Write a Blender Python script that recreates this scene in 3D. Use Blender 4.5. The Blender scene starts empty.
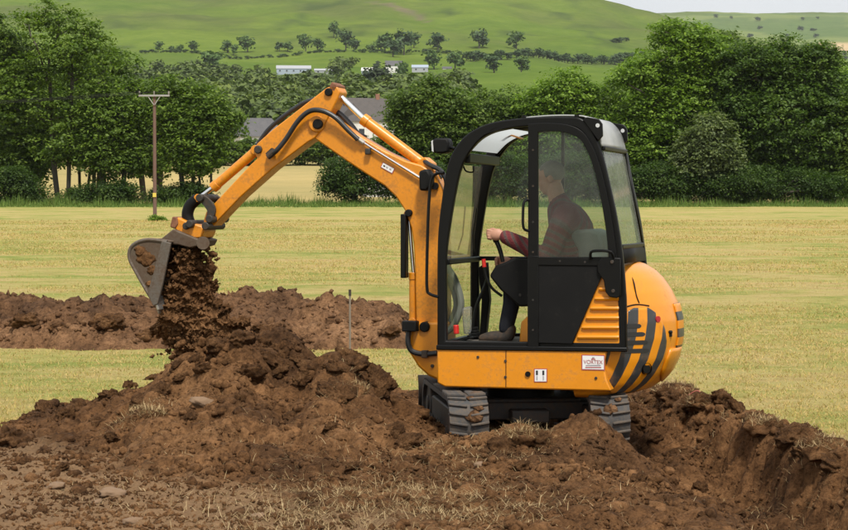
import bpy, bmesh, math, random
import numpy as np
from mathutils import Vector, Matrix
from math import radians, sin, cos, pi, tan

SC = bpy.context.scene
COL = SC.collection

# ------------------------------------------------------------------ camera
CAM_H, FPX, HOR = 1.77, 1965.0, 208.0
PITCH = math.atan((265.0 - HOR) / FPX)
cam_d = bpy.data.cameras.new('camera')
cam = bpy.data.objects.new('camera', cam_d)
COL.objects.link(cam)
cam_d.sensor_width = 36.0
cam_d.lens = 36.0 * FPX / 848.0
cam_d.clip_start, cam_d.clip_end = 0.1, 30000.0
cam.location = (0, 0, CAM_H)
cam.rotation_euler = (pi / 2 - PITCH, 0, 0)
SC.camera = cam

# ------------------------------------------------------------------ sky and sun
SUN_ELEV, SUN_AZ = radians(56), radians(166)       # azimuth clockwise from +Y
w = bpy.data.worlds.new('World'); SC.world = w; w.use_nodes = True
nt = w.node_tree; nt.nodes.clear()
sky = nt.nodes.new('ShaderNodeTexSky'); sky.sky_type = 'NISHITA'; sky.sun_disc = False
sky.sun_elevation = SUN_ELEV; sky.sun_rotation = SUN_AZ
sky.air_density = 1.0; sky.dust_density = 4.0; sky.ozone_density = 1.0
cloud = nt.nodes.new('ShaderNodeTexNoise'); cloud.inputs['Scale'].default_value = 2.2; cloud.inputs['Detail'].default_value = 5
ramp = nt.nodes.new('ShaderNodeValToRGB')
ramp.color_ramp.elements[0].position = .3; ramp.color_ramp.elements[0].color = (5.4, 5.6, 5.85, 1)
ramp.color_ramp.elements[1].position = .7; ramp.color_ramp.elements[1].color = (6.9, 6.95, 6.95, 1)
mixs = nt.nodes.new('ShaderNodeMixRGB'); mixs.inputs[0].default_value = .85
bg = nt.nodes.new('ShaderNodeBackground'); bg.inputs['Strength'].default_value = .1
wo = nt.nodes.new('ShaderNodeOutputWorld')
nt.links.new(cloud.outputs['Fac'], ramp.inputs[0])
nt.links.new(sky.outputs[0], mixs.inputs[1]); nt.links.new(ramp.outputs[0], mixs.inputs[2])
nt.links.new(mixs.outputs[0], bg.inputs[0]); nt.links.new(bg.outputs[0], wo.inputs[0])
sd = bpy.data.lights.new('sun', 'SUN'); sd.energy = 2.8; sd.angle = radians(7); sd.color = (1, .95, .86)
sun = bpy.data.objects.new('sun', sd); COL.objects.link(sun)
sdir = Vector((sin(SUN_AZ) * cos(SUN_ELEV), cos(SUN_AZ) * cos(SUN_ELEV), sin(SUN_ELEV)))
sun.rotation_euler = sdir.to_track_quat('Z', 'Y').to_euler()
sun.location = (0, 0, 60)
vs = SC.view_settings
vs.view_transform = 'Standard'; vs.look = 'None'; vs.exposure = 0.6; vs.gamma = 1.0; vs.use_curve_mapping = False
SC.render.engine = 'CYCLES'
SC.cycles.max_bounces = 7; SC.cycles.diffuse_bounces = 3; SC.cycles.glossy_bounces = 3
SC.cycles.transmission_bounces = 4; SC.cycles.transparent_max_bounces = 14
SC.cycles.use_denoising = True
SC.cycles.caustics_reflective = False; SC.cycles.caustics_refractive = False

# ------------------------------------------------------------------ measuring helpers
FWD = Vector((0, cos(PITCH), -sin(PITCH))); UPV = Vector((0, sin(PITCH), cos(PITCH)))
CAMP = Vector((0, 0, CAM_H))
def ray(px, py):
    return Vector((1, 0, 0)) * (px - 424) + UPV * (265 - py) + FWD * FPX
def at(px, py, Y):
    d = ray(px, py); return CAMP + d * (Y / d.y)
def project(p):
    q = Vector(p) - CAMP; f = q.dot(FWD)
    return 424 + q.x / f * FPX, 265 - q.dot(UPV) / f * FPX

ROOT = Vector((0.78, 15.8, 0.0)); YAW = radians(16)
AX = Vector((cos(YAW), -sin(YAW), 0)); AY = Vector((sin(YAW), cos(YAW), 0))
def L(px, py, y0):
    """local (x, z) on the machine of a point measured in the plane y = y0"""
    d = ray(px, py); t = (y0 - (CAMP - ROOT).dot(AY)) / d.dot(AY)
    p = CAMP + d * t - ROOT
    return p.dot(AX), p.z
def L3(px, py, y0):
    x, z = L(px, py, y0); return Vector((x, y0, z))
def loc2world(p):
    return ROOT + AX * p[0] + AY * p[1] + Vector((0, 0, p[2]))

# ------------------------------------------------------------------ numpy noise
def _hash(ix, iy, seed):
    h = (ix.astype(np.int64) * 374761393 + iy.astype(np.int64) * 668265263 + seed * 1442695041) & 0x7fffffff
    h = ((h ^ (h >> 13)) * 1274126177) & 0x7fffffff
    return (h ^ (h >> 16)) & 0x7fffffff
def perlin(x, y, seed=0):
    ix, iy = np.floor(x), np.floor(y); fx, fy = x - ix, y - iy
    u = fx * fx * fx * (fx * (fx * 6 - 15) + 10); v = fy * fy * fy * (fy * (fy * 6 - 15) + 10)
    def g(dx, dy):
        a = _hash(ix + dx, iy + dy, seed) / 0x7fffffff * 2 * pi
        return np.cos(a) * (fx - dx) + np.sin(a) * (fy - dy)
    a = g(0, 0) * (1 - u) + g(1, 0) * u; b = g(0, 1) * (1 - u) + g(1, 1) * u
    return (a * (1 - v) + b * v) * 1.5
def fbm(x, y, seed=0, octv=4, gain=.5, lac=2.03):
    s = np.zeros_like(x, dtype=float); a = 1.0
    for i in range(octv):
        s += a * perlin(x, y, seed + i * 17); x = x * lac + 3.1; y = y * lac - 1.7; a *= gain
    return s
def worley(x, y, seed=0):
    """distance to the nearest cell point and that cell's random value"""
    ix, iy = np.floor(x), np.floor(y); best = np.full(x.shape, 9.0); val = np.zeros(x.shape)
    for dx in (-1, 0, 1):
        for dy in (-1, 0, 1):
            cx, cy = ix + dx, iy + dy
            px = cx + _hash(cx, cy, seed) / 0x7fffffff; py = cy + _hash(cx, cy, seed + 5) / 0x7fffffff
            d = np.hypot(x - px, y - py); m = d < best
            best = np.where(m, d, best); val = np.where(m, _hash(cx, cy, seed + 9) / 0x7fffffff, val)
    return best, val
def smooth(a, b, x):
    t = np.clip((x - a) / (b - a), 0, 1); return t * t * (3 - 2 * t)

# ------------------------------------------------------------------ mesh helpers
def np_mesh(name, verts, faces, smooth_shade=True):
    verts = np.asarray(verts, dtype=np.float32); faces = np.asarray(faces, dtype=np.int32)
    me = bpy.data.meshes.new(name); k = faces.shape[1]; n = len(faces)
    me.vertices.add(len(verts)); me.vertices.foreach_set('co', verts.ravel())
    me.loops.add(n * k); me.polygons.add(n)
    me.polygons.foreach_set('loop_start', np.arange(0, n * k, k, dtype=np.int32))
    me.loops.foreach_set('vertex_index', faces.ravel())
    me.polygons.foreach_set('use_smooth', np.full(n, smooth_shade, dtype=bool))
    me.update(calc_edges=True); return me
def link(name, me, mat=None, parent=None):
    o = bpy.data.objects.new(name, me); COL.objects.link(o)
    if mat is not None and me is not None and len(me.materials) == 0: me.materials.append(mat)
    if parent is not None: o.parent = parent
    return o
def empty(name, loc=(0, 0, 0), rz=0.0):
    o = bpy.data.objects.new(name, None); COL.objects.link(o); o.location = loc; o.rotation_euler = (0, 0, rz)
    o.empty_display_size = .2; return o
def tag(o, label=None, cat=None, group=None, kind=None):
    if label: o['label'] = label
    if cat: o['category'] = cat
    if group: o['group'] = group
    if kind: o['kind'] = kind
    return o

def catmull(pts, n=6, closed=False):
    P = [Vector(p) for p in pts]; out = []; m = len(P)
    for i in range(m if closed else m - 1):
        if closed: p0, p1, p2, p3 = P[(i - 1) % m], P[i], P[(i + 1) % m], P[(i + 2) % m]
        else: p0, p1, p2, p3 = P[max(i - 1, 0)], P[i], P[i + 1], P[min(i + 2, m - 1)]
        for j in range(n):
            t = j / n
            out.append(.5 * ((2 * p1) + (p2 - p0) * t + (2 * p0 - 5 * p1 + 4 * p2 - p3) * t * t + (3 * p1 - p0 - 3 * p2 + p3) * t ** 3))
    if not closed: out.append(P[-1])
    return out

class MB:
    def __init__(s): s.v = []; s.f = []; s.m = []
    def add(s, vs, fs, mi=0):
        b = len(s.v); s.v += [tuple(v) for v in vs]
        for f in fs: s.f.append(tuple(i + b for i in f)); s.m.append(mi)
        return s
    def box(s, c, d, mi=0, rot=None):
        vs = []
        for x in (-.5, .5):
            for y in (-.5, .5):
                for z in (-.5, .5):
                    p = Vector((x * d[0], y * d[1], z * d[2]))
                    if rot: p = rot @ p
                    vs.append(p + Vector(c))
        return s.add(vs, [(0, 1, 3, 2), (4, 6, 7, 5), (0, 4, 5, 1), (2, 3, 7, 6), (0, 2, 6, 4), (1, 5, 7, 3)], mi)
    def prism(s, poly, y0, y1, mi=0):
        """poly of (x, z), extruded along y"""
        a = sum(poly[i][0] * poly[(i + 1) % len(poly)][1] - poly[(i + 1) % len(poly)][0] * poly[i][1] for i in range(len(poly)))
        if a < 0: poly = poly[::-1]
        n = len(poly); vs = [(p[0], y0, p[1]) for p in poly] + [(p[0], y1, p[1]) for p in poly]
        fs = [tuple(range(n)), tuple(range(2 * n - 1, n - 1, -1))]
        fs += [(i, i + n, (i + 1) % n + n, (i + 1) % n) for i in range(n)]
        return s.add(vs, fs, mi)
    def prism_z(s, poly, z0, z1, mi=0):
        a = sum(poly[i][0] * poly[(i + 1) % len(poly)][1] - poly[(i + 1) % len(poly)][0] * poly[i][1] for i in range(len(poly)))
        if a < 0: poly = poly[::-1]
        n = len(poly); vs = [(p[0], p[1], z0) for p in poly] + [(p[0], p[1], z1) for p in poly]
        fs = [tuple(range(n - 1, -1, -1)), tuple(range(n, 2 * n))]
        fs += [(i, (i + 1) % n, (i + 1) % n + n, i + n) for i in range(n)]
        return s.add(vs, fs, mi)
    def ring(s, outer, inner, y0, y1, mi=0):
        """frame between two closed outlines with the same number of points"""
        n = len(outer); vs = []
        for y in (y0, y1):
            vs += [(p[0], y, p[1]) for p in outer] + [(p[0], y, p[1]) for p in inner]
        fs = []
        for i in range(n):
            j = (i + 1) % n
            fs += [(i, j, n + j, n + i), (2 * n + i, 3 * n + i, 3 * n + j, 2 * n + j), (i, 2 * n + i, 2 * n + j, j), (n + i, n + j, 3 * n + j, 3 * n + i)]
        return s.add(vs, fs, mi)
    def tube(s, pts, r, seg=10, mi=0, caps=True, smoothn=0):
        if smoothn: pts = catmull(pts, smoothn)
        P = [Vector(p) for p in pts]; n = len(P)
        rs = r if hasattr(r, '__len__') else [r] * n
        if len(rs) != n: rs = [rs[0] + (rs[-1] - rs[0]) * i / (n - 1) for i in range(n)]
        t0 = (P[1] - P[0]).normalized()
        a = Vector((0, 0, 1)) if abs(t0.z) < .9 else Vector((1, 0, 0))
        nrm = t0.cross(a).normalized(); vs = []; fs = []
        for i in range(n):
            t = (P[min(i + 1, n - 1)] - P[max(i - 1, 0)]).normalized()
            nrm = (nrm - t * nrm.dot(t)).normalized(); b = t.cross(nrm)
            for k in range(seg):
                an = 2 * pi * k / seg; vs.append(P[i] + (nrm * cos(an) + b * sin(an)) * rs[i])
        for i in range(n - 1):
            for k in range(seg):
                fs.append((i * seg + k, i * seg + (k + 1) % seg, (i + 1) * seg + (k + 1) % seg, (i + 1) * seg + k))
        if caps: fs += [tuple(range(seg - 1, -1, -1)), tuple(range((n - 1) * seg, n * seg))]
        return s.add(vs, fs, mi)
    def ball(s, c, r, seg=14, rings=9, mi=0, rot=None):
        r = (r, r, r) if not hasattr(r, '__len__') else r; vs = []; fs = []
        for i in range(rings + 1):
            th = pi * i / rings
            for k in range(seg):
                p = Vector((r[0] * sin(th) * cos(2 * pi * k / seg), r[1] * sin(th) * sin(2 * pi * k / seg), r[2] * cos(th)))
                if rot: p = rot @ p
                vs.append(p + Vector(c))
        for i in range(rings):
            for k in range(seg):
                fs.append((i * seg + k, (i + 1) * seg + k, (i + 1) * seg + (k + 1) % seg, i * seg + (k + 1) % seg))
        return s.add(vs, fs, mi)
    def build(s, name, mats, parent=None, bevel=0, smooth_shade=True, bseg=2, angle=35):
        me = bpy.data.meshes.new(name); me.from_pydata(s.v, [], s.f)
        bm = bmesh.new(); bm.from_mesh(me); bmesh.ops.recalc_face_normals(bm, faces=bm.faces); bm.to_mesh(me); bm.free()
        mats = mats if isinstance(mats, (list, tuple)) else [mats]
        for m in mats: me.materials.append(m)
        for p, mi in zip(me.polygons, s.m): p.material_index = mi
        if smooth_shade:
            for p in me.polygons: p.use_smooth = True
            try: me.set_sharp_from_angle(angle=radians(angle))
            except Exception: pass
        o = bpy.data.objects.new(name, me); COL.objects.link(o)
        if parent is not None: o.parent = parent
        if bevel:
            b = o.modifiers.new('bevel', 'BEVEL'); b.width = bevel; b.segments = bseg; b.limit_method = 'ANGLE'; b.angle_limit = radians(40); b.harden_normals = False
        return o

# ------------------------------------------------------------------ materials
def nodes(m):
    m.use_nodes = True; t = m.node_tree; t.nodes.clear(); out = t.nodes.new('ShaderNodeOutputMaterial'); return t, out
def nn(t, typ, **kw):
    n = t.nodes.new(typ)
    for k, v in kw.items():
        if k in n.inputs: n.inputs[k].default_value = v
        else: setattr(n, k, v)
    return n
def ramp_node(t, src, stops):
    r = t.nodes.new('ShaderNodeValToRGB'); cr = r.color_ramp
    while len(cr.elements) < len(stops): cr.elements.new(.5)
    for e, (p, c) in zip(cr.elements, stops): e.position = p; e.color = (*c, 1) if len(c) == 3 else c
    t.links.new(src, r.inputs[0]); return r
def mixc(t, fac, a, b, mode='MIX'):
    m = t.nodes.new('ShaderNodeMixRGB'); m.blend_type = mode
    for inp, v in ((m.inputs[0], fac), (m.inputs[1], a), (m.inputs[2], b)):
        if hasattr(v, 'is_linked') or hasattr(v, 'links'): t.links.new(v, inp)
        elif isinstance(v, (int, float)): inp.default_value = v
        else: inp.default_value = (*v, 1) if len(v) == 3 else v
    return m.outputs[0]
def noise(t, scale, detail=5, rough=.55, vec=None):
    n = nn(t, 'ShaderNodeTexNoise'); n.inputs['Scale'].default_value = scale; n.inputs['Detail'].default_value = detail; n.inputs['Roughness'].default_value = rough
    if vec is None:
        tc = nn(t, 'ShaderNodeTexCoord'); vec = tc.outputs['Object']
    t.links.new(vec, n.inputs['Vector']); return n.outputs['Fac']
def bump(t, src, strength, dist):
    b = nn(t, 'ShaderNodeBump'); b.inputs['Strength'].default_value = strength; b.inputs['Distance'].default_value = dist
    t.links.new(src, b.inputs['Height']); return b.outputs[0]
def surface(name, col, rough=.5, metal=0.0, dirt=None, dirt_amt=.3, dscale=6, bmp=None, coat=0.0, vary=.12, spec=.5):
    """painted or plain surface with blotchy dirt, scuffs and slight colour drift"""
    m = bpy.data.materials.new(name); t, out = nodes(m)
    p = nn(t, 'ShaderNodeBsdfPrincipled'); p.inputs['Metallic'].default_value = metal
    p.inputs['Specular IOR Level'].default_value = spec
    if coat: p.inputs['Coat Weight'].default_value = coat; p.inputs['Coat Roughness'].default_value = .25
    n1 = noise(t, dscale, 7, .65); n2 = noise(t, dscale * 5.3, 5, .6)
    c = mixc(t, ramp_node(t, n1, [(.35, (0, 0, 0)), (.7, (1, 1, 1))]).outputs[0], tuple(x * (1 - vary) for x in col), tuple(min(1, x * (1 + vary)) for x in col))
    if dirt:
        f = mixc(t, .5, n1, n2); hi = 1 - .75 * dirt_amt
        f = ramp_node(t, f, [(max(.02, .62 - .35 * dirt_amt), (0, 0, 0)), (.72 - .1 * dirt_amt, (min(1, dirt_amt * 1.6),) * 3)]).outputs[0]
        c = mixc(t, f, c, dirt)
        rr = mixc(t, f, (rough,) * 3, (.85,) * 3); t.links.new(rr, p.inputs['Roughness'])
    else:
        rr = mixc(t, n2, (max(0.02, rough - .07),) * 3, (min(1, rough + .09),) * 3); t.links.new(rr, p.inputs['Roughness'])
    t.links.new(c, p.inputs['Base Color'])
    if bmp: t.links.new(bump(t, noise(t, bmp[0], 6, .6), bmp[1], bmp[2]), p.inputs['Normal'])
    t.links.new(p.outputs[0], out.inputs[0]); return m
def glass(name, tint, dust, dust_amt, gloss=.55):
    m = bpy.data.materials.new(name); t, out = nodes(m)
    tr = nn(t, 'ShaderNodeBsdfTransparent'); tr.inputs[0].default_value = (*tint, 1)
    df = nn(t, 'ShaderNodeBsdfDiffuse'); df.inputs[0].default_value = (*dust, 1)
    tl = nn(t, 'ShaderNodeBsdfTranslucent'); tl.inputs[0].default_value = (*dust, 1)
    ad = nn(t, 'ShaderNodeMixShader'); ad.inputs[0].default_value = .4
    t.links.new(df.outputs[0], ad.inputs[1]); t.links.new(tl.outputs[0], ad.inputs[2])
    gl = nn(t, 'ShaderNodeBsdfGlossy'); gl.inputs['Roughness'].default_value = .04
    lw = nn(t, 'ShaderNodeFresnel'); lw.inputs[0].default_value = 1.45
    n1 = noise(t, 7, 6, .65)
    f = ramp_node(t, n1, [(.3, (dust_amt * .55,) * 3), (.75, (min(1, dust_amt * 1.5),) * 3)]).outputs[0]
    m1 = nn(t, 'ShaderNodeMixShader'); t.links.new(f, m1.inputs[0]); t.links.new(tr.outputs[0], m1.inputs[1]); t.links.new(ad.outputs[0], m1.inputs[2])
    m2 = nn(t, 'ShaderNodeMixShader'); mg = nn(t, 'ShaderNodeMath', operation='MULTIPLY'); mg.inputs[1].default_value = gloss; t.links.new(lw.outputs[0], mg.inputs[0]); t.links.new(mg.outputs[0], m2.inputs[0]); t.links.new(m1.outputs[0], m2.inputs[1]); t.links.new(gl.outputs[0], m2.inputs[2])
    t.links.new(m2.outputs[0], out.inputs[0]); return m
def leaf_mat(name, c1, c2, c3, trans=.42, nscale=.55):
    """leaf cards: colour drifts from clump to clump and from leaf to leaf"""
    m = bpy.data.materials.new(name); t, out = nodes(m)
    g = nn(t, 'ShaderNodeNewGeometry')
    tc = nn(t, 'ShaderNodeTexCoord')
    n1 = noise(t, nscale, 3, .6, tc.outputs['Object'])
    r = ramp_node(t, n1, [(.3, c1), (.52, c2), (.75, c3)]).outputs[0]
    v = ramp_node(t, g.outputs['Random Per Island'], [(0, (.72, .76, .7)), (.5, (1.1, 1.1, 1.05)), (1, (1.7, 1.6, 1.3))]).outputs[0]
    c = mixc(t, 1.0, r, v, 'MULTIPLY')
    p = nn(t, 'ShaderNodeBsdfPrincipled'); p.inputs['Roughness'].default_value = .55; p.inputs['Specular IOR Level'].default_value = .3
    tl = nn(t, 'ShaderNodeBsdfTranslucent'); mx = nn(t, 'ShaderNodeMixShader'); mx.inputs[0].default_value = trans
    t.links.new(c, p.inputs['Base Color']); t.links.new(mixc(t, 1.0, c, (1.1, 1.25, .55), 'MULTIPLY'), tl.inputs[0])
    t.links.new(p.outputs[0], mx.inputs[1]); t.links.new(tl.outputs[0], mx.inputs[2]); t.links.new(mx.outputs[0], out.inputs[0]); return m

MUD = (.105, .058, .028); DUST = (.30, .23, .15)
M = {}
M['orange'] = surface('orange_paint', (.68, .245, .004), .33, dirt=(.25, .135, .05), dirt_amt=.26, dscale=6.5, coat=.4, vary=.05)
M['orange_low'] = surface('orange_paint_muddy', (.68, .245, .004), .36, dirt=(.20, .12, .055), dirt_amt=.30, dscale=9, coat=.3, vary=.06)
M['orange_arm'] = surface('orange_paint_worn', (.66, .235, .005), .42, dirt=(.20, .095, .03), dirt_amt=.40, dscale=8, vary=.09, coat=.2)
M['black'] = surface('black_paint', (.004, .004, .004), .42, dirt=(.04, .036, .03), dirt_amt=.07, dscale=9, spec=.22)
M['black_dull'] = surface('black_plastic', (.006, .006, .006), .6, dirt=(.045, .04, .033), dirt_amt=.16, dscale=8, spec=.2)
M['rubber'] = surface('track_rubber', (.045, .046, .048), .75, dirt=(.12, .085, .055), dirt_amt=.55, dscale=7, bmp=(60, .3, .01))
M['steel_dark'] = surface('dirty_steel', (.035, .033, .03), .6, metal=.3, dirt=MUD, dirt_amt=.45, dscale=6)
M['bucket'] = surface('worn_bucket_steel', (.115, .090, .064), .55, metal=.2, dirt=(.085, .05, .028), dirt_amt=.9, dscale=6, bmp=(40, .25, .01))
M['cutter'] = surface('scuffed_edge_steel', (.15, .135, .115), .45, metal=.4, dirt=(.10, .06, .035), dirt_amt=.7, dscale=9)
M['bright_steel'] = surface('scoured_steel', (.42, .40, .37), .38, metal=.8, dirt=(.16, .10, .06), dirt_amt=.3, dscale=10)
M['chrome'] = surface('chrome_rod', (.82, .82, .82), .12, metal=1.0)
M['hose_grey'] = surface('grey_hose', (.13, .14, .115), .6)
M['hose'] = surface('rubber_hose', (.016, .017, .019), .45)
M['rust'] = surface('rusty_steel', (.16, .06, .03), .8, dirt=(.3, .14, .07), dirt_amt=.5, dscale=20)
M['roof'] = surface('silver_roof', (.34, .35, .35), .45, dirt=(.35, .31, .25), dirt_amt=.2, dscale=6)
M['hatch'] = None
M['floor'] = surface('cab_mat', (.06, .055, .05), .85, dirt=(.22, .18, .13), dirt_amt=.5, dscale=8)
M['seat'] = surface('grey_seat_vinyl', (.20, .21, .22), .65, bmp=(90, .2, .004))
M['red'] = surface('red_plastic', (.55, .02, .015), .4)
M['reflector'] = surface('red_reflector', (.42, .02, .03), .25)
M['white_sticker'] = surface('white_vinyl', (.74, .74, .74), .4, vary=.03)
M['red_ink'] = surface('red_ink', (.40, .07, .075), .5)
M['faded_ink'] = surface('faded_red_ink', (.46, .17, .17), .6)
M['grey_ink'] = surface('grey_ink', (.30, .28, .30), .5)
M['black_ink'] = surface('black_ink', (.02, .02, .02), .5)
M['clear_bag'] = glass('clear_plastic', (.85, .85, .85), (.5, .5, .5), .25)
M['lamp_glass'] = surface('lamp_lens', (.55, .56, .57), .15)
M['glass_door'] = glass('dusty_tinted_glass', (.66, .76, .68), (.36, .38, .34), .15)
M['glass_front'] = glass('dusty_windscreen', (.84, .86, .78), (.66, .64, .52), .36)
M['glass_side'] = glass('side_glass', (.80, .88, .82), (.45, .48, .40), .10)
M['glass_rear'] = glass('rear_glass', (.66, .74, .66), (.44, .47, .40), .42)
m = bpy.data.materials.new('milky_roof_hatch'); t, out = nodes(m)
a_ = nn(t, 'ShaderNodeBsdfTranslucent'); a_.inputs[0].default_value = (.50, .53, .53, 1)
b_ = nn(t, 'ShaderNodeBsdfDiffuse'); b_.inputs[0].default_value = (.45, .47, .47, 1)
c_ = nn(t, 'ShaderNodeMixShader'); c_.inputs[0].default_value = .25
t.links.new(a_.outputs[0], c_.inputs[1]); t.links.new(b_.outputs[0], c_.inputs[2]); t.links.new(c_.outputs[0], out.inputs[0]); M['hatch'] = m
# hazard chevrons printed along the tail panel (uses the panel's own UV: u along the sheet in metres, v height)
m = bpy.data.materials.new('hazard_stripes'); t, out = nodes(m)
uv = nn(t, 'ShaderNodeUVMap'); sp = nn(t, 'ShaderNodeSeparateXYZ'); t.links.new(uv.outputs[0], sp.inputs[0])
ma = nn(t, 'ShaderNodeMath', operation='MULTIPLY_ADD'); ma.inputs[1].default_value = -.19; t.links.new(sp.outputs[1], ma.inputs[0]); t.links.new(sp.outputs[0], ma.inputs[2])
md = nn(t, 'ShaderNodeMath', operation='MULTIPLY_ADD'); md.inputs[1].default_value = 1 / .165; md.inputs[2].default_value = .0925 / .165 - .35; t.links.new(ma.outputs[0], md.inputs[0])
fr = nn(t, 'ShaderNodeMath', operation='FRACT'); t.links.new(md.outputs[0], fr.inputs[0])
gt = nn(t, 'ShaderNodeMath', operation='LESS_THAN'); gt.inputs[1].default_value = .52; t.links.new(fr.outputs[0], gt.inputs[0])
p = nn(t, 'ShaderNodeBsdfPrincipled'); p.inputs['Roughness'].default_value = .42; p.inputs['Coat Weight'].default_value = .2
n2 = noise(t, 9, 7, .65); fd = ramp_node(t, n2, [(.55, (0, 0, 0)), (.75, (.5, .5, .5))]).outputs[0]
cc = mixc(t, gt.outputs[0], (.68, .245, .004), (.035, .037, .040)); cc = mixc(t, fd, cc, (.26, .12, .04))
t.links.new(cc, p.inputs['Base Color']); t.links.new(p.outputs[0], out.inputs[0]); M['stripes'] = m

# ================================================================== GROUND
RNG = np.random.default_rng(7)
def fieldz(Y):
    d = np.maximum(np.asarray(Y, dtype=float) - 22, 0)
    return .0088 * d * smooth(0, 14, d) + .000008 * d * d

# ---- materials of the ground
def grass_mat():
    m = bpy.data.materials.new('mown_hay_field'); t, out = nodes(m)
    tc = nn(t, 'ShaderNodeTexCoord'); mp = nn(t, 'ShaderNodeMapping'); mp.inputs['Scale'].default_value = (.07, .075, .1); mp.inputs['Rotation'].default_value = (0, 0, .12)
    t.links.new(tc.outputs['Object'], mp.inputs[0])
    big = noise(t, 1.0, 4, .6, mp.outputs[0])
    mp2 = nn(t, 'ShaderNodeMapping'); mp2.inputs['Scale'].default_value = (.42, .55, 1); mp2.inputs['Rotation'].default_value = (0, 0, -.2)
    t.links.new(tc.outputs['Object'], mp2.inputs[0])
    mid = noise(t, 1.0, 7, .68, mp2.outputs[0]); fine = noise(t, 26, 6, .75); mid2 = noise(t, 2.6, 5, .7)
    f = mixc(t, .60, big, mid)
    c = ramp_node(t, f, [(.385, (.210, .252, .050)), (.45, (.315, .315, .085)), (.50, (.425, .355, .125)), (.56, (.490, .375, .160)), (.63, (.43, .29, .125))]).outputs[0]
    c = mixc(t, ramp_node(t, mid2, [(.38, (.6, .6, .6)), (.5, (0, 0, 0))]).outputs[0], c, mixc(t, 1.0, c, (.74, .70, .60), 'MULTIPLY'))
    wb = nn(t, 'ShaderNodeTexWave'); wb.bands_direction = 'Y'; wb.inputs['Scale'].default_value = .085; wb.inputs['Distortion'].default_value = 2.5; wb.inputs['Detail'].default_value = 3; wb.inputs['Detail Scale'].default_value = .6
    mp3 = nn(t, 'ShaderNodeMapping'); mp3.inputs['Rotation'].default_value = (0, 0, .35); t.links.new(tc.outputs['Object'], mp3.inputs[0]); t.links.new(mp3.outputs[0], wb.inputs['Vector'])
    c = mixc(t, ramp_node(t, wb.outputs['Fac'], [(.35, (0, 0, 0)), (.8, (.28, .28, .28))]).outputs[0], c, mixc(t, 1.0, c, (.80, .98, .72), 'MULTIPLY'))
    c = mixc(t, ramp_node(t, fine, [(.32, (1, 1, 1)), (.62, (0, 0, 0))]).outputs[0], c, mixc(t, 1.0, c, (.60, .62, .50), 'MULTIPLY'))
    p = nn(t, 'ShaderNodeBsdfPrincipled'); p.inputs['Roughness'].default_value = .9; p.inputs['Specular IOR Level'].default_value = .15
    t.links.new(c, p.inputs['Base Color']); t.links.new(bump(t, fine, .8, .05), p.inputs['Normal']); t.links.new(p.outputs[0], out.inputs[0]); return m
def soil_mat(name='brown_soil', gain=1.0, desat=0.0):
    m = bpy.data.materials.new(name); t, out = nodes(m)
    n1 = noise(t, .9, 6, .6); n2 = noise(t, 7, 8, .72); n3 = noise(t, 48, 8, .8)
    g = lambda c: tuple(x * gain * (1 - desat) + desat * sum(c) / 3 * gain * 1.15 for x in c)
    c = ramp_node(t, n1, [(.32, g((.085, .044, .021))), (.5, g((.180, .090, .038))), (.66, g((.285, .150, .066)))]).outputs[0]
    c = mixc(t, ramp_node(t, n2, [(.35, (0, 0, 0)), (.72, (1, 1, 1))]).outputs[0], mixc(t, 1.0, c, (.50, .48, .46), 'MULTIPLY'), mixc(t, 1.0, c, (1.38, 1.38, 1.40), 'MULTIPLY'))
    n4 = noise(t, 20, 4, .6)
    c = mixc(t, ramp_node(t, n4, [(.36, (.8, .8, .8)), (.5, (0, 0, 0))]).outputs[0], c, mixc(t, 1.0, c, (.45, .43, .42), 'MULTIPLY'))
    c = mixc(t, ramp_node(t, n3, [(.40, (.85, .85, .85)), (.52, (0, 0, 0))]).outputs[0], c, mixc(t, 1.0, c, (.55, .53, .5), 'MULTIPLY'))
    at_ = nn(t, 'ShaderNodeAttribute'); at_.attribute_name = 'dry'
    dry = mixc(t, n3, (.140, .082, .042), (.38, .245, .135))
    dm_ = nn(t, 'ShaderNodeMath', operation='MULTIPLY'); dm_.inputs[1].default_value = .7; t.links.new(at_.outputs['Fac'], dm_.inputs[0]); c = mixc(t, dm_.outputs[0], c, dry)
    sp = ramp_node(t, n3, [(.62, (0, 0, 0)), (.70, (.8, .8, .8))]).outputs[0]
    c = mixc(t, sp, c, (.33, .21, .12))
    p = nn(t, 'ShaderNodeBsdfPrincipled'); p.inputs['Roughness'].default_value = .95; p.inputs['Specular IOR Level'].default_value = .12
    h = mixc(t, .45, mixc(t, .5, n3, n4), n2)
    t.links.new(c, p.inputs['Base Color']); t.links.new(bump(t, h, 1.0, .06), p.inputs['Normal']); t.links.new(p.outputs[0], out.inputs[0]); return m
M['grass'] = grass_mat(); M['soil'] = soil_mat(); M['soil_far'] = soil_mat('drier_spoil', 1.12, .10)
def blade_mat(name, stops):
    m = bpy.data.materials.new(name); t, out = nodes(m); g = nn(t, 'ShaderNodeNewGeometry')
    c = ramp_node(t, g.outputs['Random Per Island'], stops).outputs[0]
    p = nn(t, 'ShaderNodeBsdfPrincipled'); p.inputs['Roughness'].default_value = .7; p.inputs['Specular IOR Level'].default_value = .2
    tl = nn(t, 'ShaderNodeBsdfTranslucent'); mx = nn(t, 'ShaderNodeMixShader'); mx.inputs[0].default_value = .3
    t.links.new(c, p.inputs['Base Color']); t.links.new(c, tl.inputs[0])
    t.links.new(p.outputs[0], mx.inputs[1]); t.links.new(tl.outputs[0], mx.inputs[2]); t.links.new(mx.outputs[0], out.inputs[0]); return m
M['stubble'] = blade_mat('stubble_blades', [(0, (.27, .28, .055)), (.2, (.38, .33, .085)), (.5, (.50, .36, .12)), (.85, (.58, .42, .18)), (1, (.34, .23, .10))])
M['straw'] = blade_mat('dry_straw', [(0, (.20, .13, .065)), (.5, (.38, .27, .13)), (1, (.56, .43, .24))])
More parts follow.
